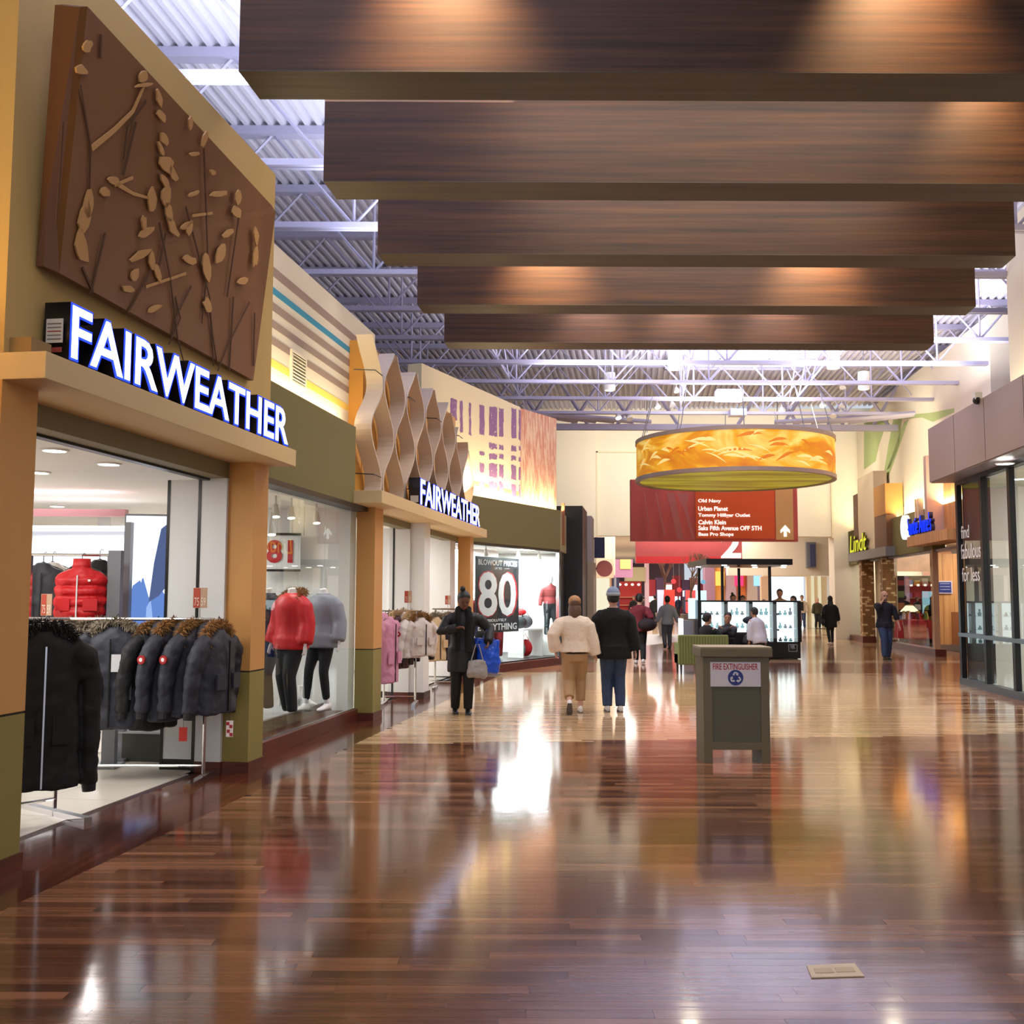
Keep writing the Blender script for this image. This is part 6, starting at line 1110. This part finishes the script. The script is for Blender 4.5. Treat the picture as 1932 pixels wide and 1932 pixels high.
# ================================================================ chocolate shop interior
t = thing('goods_shelving', 'black shelving with rows of coloured boxes in the chocolate shop', 'shelving', (14.3, 36.3, 0)); X0_, X1_ = 13.35, 15.4; SB = mat('shelf_black', (26, 22, 22), .5); B().box(X0_, X1_, 36.3, 36.4, .001, 2.4).obj('back_panel', SB, t)
gz = random.Random(21); cols = [(232, 200, 90), (196, 40, 40), (60, 90, 170), (226, 220, 210), (200, 110, 50), (110, 40, 60), (120, 150, 70)]; cn = {232: 'golden', 196: 'red', 60: 'blue', 226: 'white', 200: 'orange', 110: 'plum', 120: 'green'}
for r in range(5):
    z = .35+r*.42; B().box(X0_, X1_, 35.9, 36.3, z, z+.03).obj('shelf_board', SB, t)
    for k in range(7):
        x = X0_+.06+k*.28; hh = gz.uniform(.16, .26); c = cols[(k*3+r*2) % 7]; o = B().box(x, x+.2, 35.95, 36.15, z+.03, z+.03+hh).obj('gift_box', mat('gift_%d' % c[0], c, .5), None); tag(o, '%s gift box on the %s shelf of the black shelving' % (cn[c[0]], ['lowest', 'second lowest', 'middle', 'second highest', 'top'][r]), 'box', 'gift boxes on the black shelving')
B().box(13.2, 15.4, 36.2, 36.3, 2.55, 3.25).obj('picture_band', mat('picture_band', (226, 160, 110), .6, emit=.5, var=.5, vscale=(2, 2, 3)), t)
t = thing('display_table', 'round table with a red draped cloth in the chocolate shop window', 'table', (12.95, 33.3, 0)); p = Vector((12.95, 33.3, 0)); B().loft([[(p.x+r_*math.cos(k*PI/12)*(1+.08*(k % 2)), p.y+r_*math.sin(k*PI/12)*(1+.08*(k % 2)), z) for k in range(24)] for r_, z in ((.62, .35), (.6, .6), (.55, .92), (.05, .95))]).obj('red_cloth', mat('red_drape', (168, 30, 34), .6), t); B().cyl((p.x, p.y, 0), .3, .36, 20).obj('base', mat('base_dark', (60, 44, 36), .5), t)
for k in range(7):
    a = k*.9; q = p+Vector((.35*math.cos(a), .35*math.sin(a), .95)); c = cols[k]; t = thing('gift_bag', '%s gift pack on the red draped table' % ['golden', 'red', 'blue', 'white', 'orange', 'plum', 'green'][k], 'box', q, 'gift packs on the red table'); B().cyl(q, .07, .2, 8, .05).obj('pack', mat('gift_%d' % c[0], c, .5), t); B().cyl(q+Vector((0, 0, .2)), .02, .06, 6, .05).obj('ribbon', mat('gift_232', cols[0], .5), t)
t = thing('shade_lamp', 'glowing white lamp shade behind the shoulder of the man on the phone', 'lamp', S_(5.0, -.6, .9)); p = S_(5.0, -.6, 0); B().cyl((p.x, p.y, 1.18), .3, .2, 20, .12).obj('shade', glow('shade_glow', (255, 244, 206), 1.6), t); B().cyl((p.x, p.y, .0), .02, 1.2, 8).obj('stem', GREY, t); B().cyl((p.x, p.y, .0), .16, .02, 16).obj('base', GREY, t)
for s_, n_ in ((1.5, -2), (3.5, -2.5), (10.5, -2)): area('shop_light', S_(s_, n_, 3.28), 1.4, 90, (1, .9, .78))
for k in range(8): q = S_(.6+k*.5, -1.0-.5*(k % 3), 3.3); downlight(q, 'small downlight %s in the chocolate shop ceiling' % ['one', 'two', 'three', 'four', 'five', 'six', 'seven', 'eight'][k], 'downlights in the chocolate shop', .07); 
t = thing('counter', 'white stone counter inside the far chocolate shop window', 'counter', S_(11, -1.4, 0)); B(S_).box(9.6, 11.0, -1.6, -1.1, .9, 1.05).obj('counter_top', mat('marble', (226, 216, 200), .3), t); B(S_).box(9.7, 10.9, -1.5, -1.2, .0, .9).obj('counter_body', mat('counter_green', (150, 154, 130), .5), t)
t = thing('menu_board', 'dark red menu board over the far chocolate shop counter', 'sign', S_(8.4, -3, 1.5)); B(S_).box(9.6, 12, -3.0, -2.9, 1.3, 2.2).obj('board', mat('menu_red', (120, 40, 44), .5), t); B(S_).box(9.6, 12, -3.0, -2.9, 2.5, 2.7).obj('lit_valance', glow('valance', (240, 150, 110), .9), t)
# right dark glazed shop interior
t = thing('cash_desk', 'pale grey desk deep inside the glazed shop on the right', 'counter', R(3.5, -2.5, 0)); B(R).box(2.4, 6, -2.6, -2.0, .005, 1.0).obj('desk_body', mat('desk_grey', (190, 190, 190), .4), t); B(R).box(2.3, 6.1, -2.7, -1.9, 1.0, 1.04).obj('desk_top', WHITE, t)
for k in range(2): x = 3.0+k*1.5; tt = thing('display_case', ['lit white display case deep in the glazed shop, left', 'lit white display case deep in the glazed shop, right'][k], 'cabinet', R(x, -4.5, 0)); B(R).box(x, x+1.2, -5, -4.4, .005, 2.2).obj('case_body', WHITE, tt); B(R).box(x+.05, x+1.15, -4.39, -4.38, .5, 2.1).obj('lit_face', glow('case_light2', (225, 245, 255), 1.1), tt); [B(R).box(x+.05, x+1.15, -4.38, -4.25, .7+j*.45, .72+j*.45).obj('shelf', WHITE, tt) for j in range(3)]
for s_ in (2, 5, 8): area('shop_light', R(s_, -3, 3.75), 1.5, 80, NEUT)
for i, (px, py) in enumerate(((1896, 874), (1920, 903))): q = G(px, py, 3.8); q = Vector((q.x, q.y, 3.8)); downlight(q, ['small ceiling downlight in the glazed right shop, left one', 'larger ceiling downlight in the glazed right shop, right one'][i], 'downlights in the glazed shop', .13)
# ================================================================ far hall beyond the portal
fu = lambda px, Y: P(px, 1100, Y).x; fz = lambda py, Y: P(1300, py, Y).z
t = thing('far_shop', 'far shop with red lit interior and a plain beige sign box, beyond the portal', 'shop', (fu(1190, 64), 64, 0)); Yq = 64
B().box(fu(1165, Yq), fu(1216, Yq), Yq+1.5, Yq+1.6, 0, fz(1097, Yq)).obj('red_back_wall', mat('far_red', (176, 44, 44), .6), t); B().box(fu(1178, Yq), fu(1216, Yq), Yq-.6, Yq, fz(1097, Yq), fz(1071, Yq)).obj('sign_box', mat('far_beige', (186, 176, 140), .6), t); B().box(fu(1155, Yq), fu(1168, Yq), Yq-.2, Yq, 0, fz(1092, Yq)).obj('navy_panel', mat('far_navy', (40, 44, 90), .5), t); B().box(fu(1216, Yq), fu(1223, Yq), Yq-.4, Yq, 0, fz(1060, Yq)).obj('pink_column', mat('far_pink', (226, 190, 206), .5), t)
for j in range(3): B().box(fu(1168, Yq), fu(1214, Yq), Yq+1.2, Yq+1.5, .6+.5*j, .64+.5*j).obj('shelf', mat('far_wood', (206, 160, 120), .5), t)
for j in range(4): B().ell((fu(1172+j*12, Yq), Yq+.8, fz(1103, Yq)), (.09, .09, .07), 8, 6).obj('spot_lamp', glow('far_spot', (255, 240, 220), 5), t)
t = thing('distant_storefront', 'cream far shop front with a tall lit window left of the red shop', 'shop', (fu(1138, 45), 45.5, 0)); Yq = 45.5; B().box(fu(1118, Yq), fu(1158, Yq), Yq, Yq+.3, fz(1091, Yq), fz(1055, Yq)).obj('cream_header', mat('far_cream', (240, 218, 184), .6), t); B().box(fu(1120, Yq), fu(1152, Yq), Yq+.2, Yq+.25, .1, fz(1091, Yq)).obj('lit_window', glow('far_window', (255, 246, 214), .95), t); B().box(fu(1118, Yq), fu(1121, Yq), Yq, Yq+.2, 0, fz(1091, Yq)).box(fu(1151, Yq), fu(1154, Yq), Yq, Yq+.2, 0, fz(1091, Yq)).obj('frame', mat('far_wood', (206, 160, 120), .5), t)
t = thing('far_poster', 'purple and yellow poster high beyond the portal left of the section sign', 'poster', (fu(1175, 50), 50, 0)); Yq = 50; B().box(fu(1159, Yq), fu(1163, Yq), Yq+.02, Yq+.08, 0, fz(1088, Yq)).obj('post', GREY, t); B().box(fu(1158, Yq), fu(1194, Yq), Yq, Yq+.1, fz(1090, Yq), fz(1056, Yq)).obj('panel', mat('far_mauve', (160, 110, 140), .6), t); B().box(fu(1170, Yq), fu(1190, Yq), Yq-.05, Yq, fz(1074, Yq), fz(1056, Yq)).obj('flame_patch', mat('far_yellow', (246, 200, 110), .6), t)
t = thing('distant_storefront', 'cream far front with a bright white opening right of the kiosk', 'shop', (fu(1490, 56), 56, 0)); Yq = 56.; B().box(fu(1440, Yq), fu(1530, Yq), Yq, Yq+.3, fz(1087, Yq), 5.18).obj('cream_header', mat('far_cream', (240, 218, 184), .6), t); B().box(fu(1455, Yq), fu(1522, Yq), Yq+.6, Yq+.65, .0, fz(1087, Yq)).obj('bright_back', glow('far_white', (240, 250, 250), 1.25), t); B().box(fu(1436, Yq), fu(1455, Yq), Yq, Yq+.3, 0, fz(1087, Yq)).obj('pier_left', mat('far_peach', (226, 190, 160), .6), t); B().box(fu(1522, Yq), fu(1560, Yq), Yq, Yq+.3, 0, fz(1087, Yq)).obj('pier_right', mat('far_cream', (240, 218, 184), .6), t)
for px in (1532, 1545): B().box(fu(px, Yq-.2), fu(px+4, Yq-.2), Yq-.2, Yq, 0, 3.2).obj('lit_pilaster', glow('far_pil', (255, 240, 200), .8), t)
t = thing('far_window_box', 'small grey framed window high on the cream wall right of the kiosk', 'window', (fu(1530, 45), 45.8, 2.6)); B().box(fu(1523, 45.8), fu(1541, 45.8), 45.8, 46, fz(1070, 45.8), fz(1022, 45.8)).obj('frame', GREY, t); B().box(fu(1529, 45.8), fu(1539, 45.8), 45.75, 45.8, fz(1068, 45.8), fz(1026, 45.8)).obj('pane', mat('pane_slate', (70, 76, 110), .3), t)
Yq = 58; t = thing('distant_storefront', 'row of mauve and orange far fronts seen through the kiosk posts', 'shop', (fu(1390, Yq), Yq, 0)); cs = [(150, 110, 130), (236, 170, 90), (176, 150, 160), (216, 130, 70), (190, 166, 150), (160, 130, 140)]
for k in range(6): B().box(fu(1330+k*20, Yq), fu(1349+k*20, Yq), Yq+.3*(k % 2), Yq+.6, 0, fz(1060, Yq)).obj('front_panel', mat('far_p%d' % k, cs[k], .6), t)
for k in range(3): B().box(fu(1350+k*36, Yq), fu(1366+k*36, Yq), Yq-.1, Yq, fz(1105, Yq), fz(1078, Yq)).obj('lit_sign', glow('far_sign%d' % k, [(255, 190, 90), (255, 60, 110), (150, 200, 240)][k], 1.6), t)
Yq = 90; t = thing('distant_storefront', 'very distant crimson shop fronts at the end of the hall', 'shop', (fu(1250, Yq), Yq, 0))
for k in range(7): B().box(fu(1222+k*16, Yq), fu(1237+k*16, Yq), Yq, Yq+.5, 0, fz((1094, 1090, 1100, 1086)[k % 4], Yq)).obj('front_panel', mat('far_q%d' % (k % 3), [(150, 36, 44), (90, 60, 84), (176, 110, 100)][k % 3], .6), t); B().box(fu(1224+k*16, Yq), fu(1235+k*16, Yq), Yq-.1, Yq, 1.2+.5*(k % 3), 1.7+.5*(k % 3)).obj('lit_sign', glow('far_lit%d' % (k % 2), [(255, 240, 240), (190, 220, 255)][k % 2], 2), t)
for k, (px, py, c) in enumerate(((1271, 1097, (226, 40, 50)), (1282, 1113, (226, 40, 50)), (1327, 1098, (90, 150, 190)))): p = P(px, py, 52); t = thing('hanging_disc', ['upper red hanging disc beyond the portal', 'lower red hanging disc beyond the portal', 'blue hanging disc beyond the portal'][k], 'sign', p, 'round hanging discs'); B().tube([(p.x, 52, p.z), (p.x, 52.06, p.z)], .12, 20).obj('disc', mat('disc%d' % c[0], c, .5), t); B().tube([(p.x, 52.03, p.z+.1), (p.x, 52.03, 5.2)], .008, 4).obj('cord', GREY, t)
for k, (px, c) in enumerate(((1263, (200, 60, 50)), (1250, (200, 210, 230)), (1303, (200, 60, 60)), (1318, (150, 215, 240)), (1300, (30, 40, 80)))):
    Yp = 44+k*2; t = thing('info_panel', ['small red banner on a pole beyond the portal', 'small white lit panel by the first bare tree', 'slim red banner near the second bare tree', 'pale blue lit advertising panel left of the kiosk', 'navy panel with blue picture left of the kiosk'][k], 'sign', (fu(px, Yp), Yp, 0)); w_ = .45 if k != 3 else .75; B().box(fu(px, Yp)-w_/2, fu(px, Yp)+w_/2, Yp, Yp+.1, .9, 1.95).obj('panel', mat('info%d' % k, c, .5, emit=.6), t); B().box(fu(px, Yp)-.05, fu(px, Yp)+.05, Yp, Yp+.1, 0, .9).obj('stand', GREY, t)
def tree(px, py0, Y, label, seed):
    x = fu(px, Y); t = thing('bare_tree', label, 'tree', (x, Y, 0), 'bare trees beyond the portal'); r = random.Random(seed); BKM = mat('bark', (120, 92, 76), .8); b = B()
    def br(p, d, l, rad, n):
        q = p+d*l; b.tube([p, p+d*l*.5+Vector((r.uniform(-.03, .03), 0, 0)), q], [rad, rad*.85, rad*.7], 5)
        if n:
            for _ in range(3): br(q, (d+Vector((r.uniform(-.6, .6), r.uniform(-.4, .4), r.uniform(.0, .3)))).normalized(), l*.72, rad*.6, n-1)
    br(Vector((x, Y, .9)), Vector((0, 0, 1)), .9, .07, 4); b.obj('trunk_and_branches', BKM, t); B().loft([[(x+a*sx, Y+a*sy, z) for sx, sy in ((-1, -1), (1, -1), (1, 1), (-1, 1))] for a, z in ((.2, 0), (.38, .95), (.33, .95), (.3, .8))]).obj('planter', mat('planter_grey', (150, 140, 132), .6), t)
tree(1254, 1100, 45, 'left bare tree in a tapered grey planter', 3); tree(1303, 1100, 42, 'right bare tree in a tapered grey planter', 5)
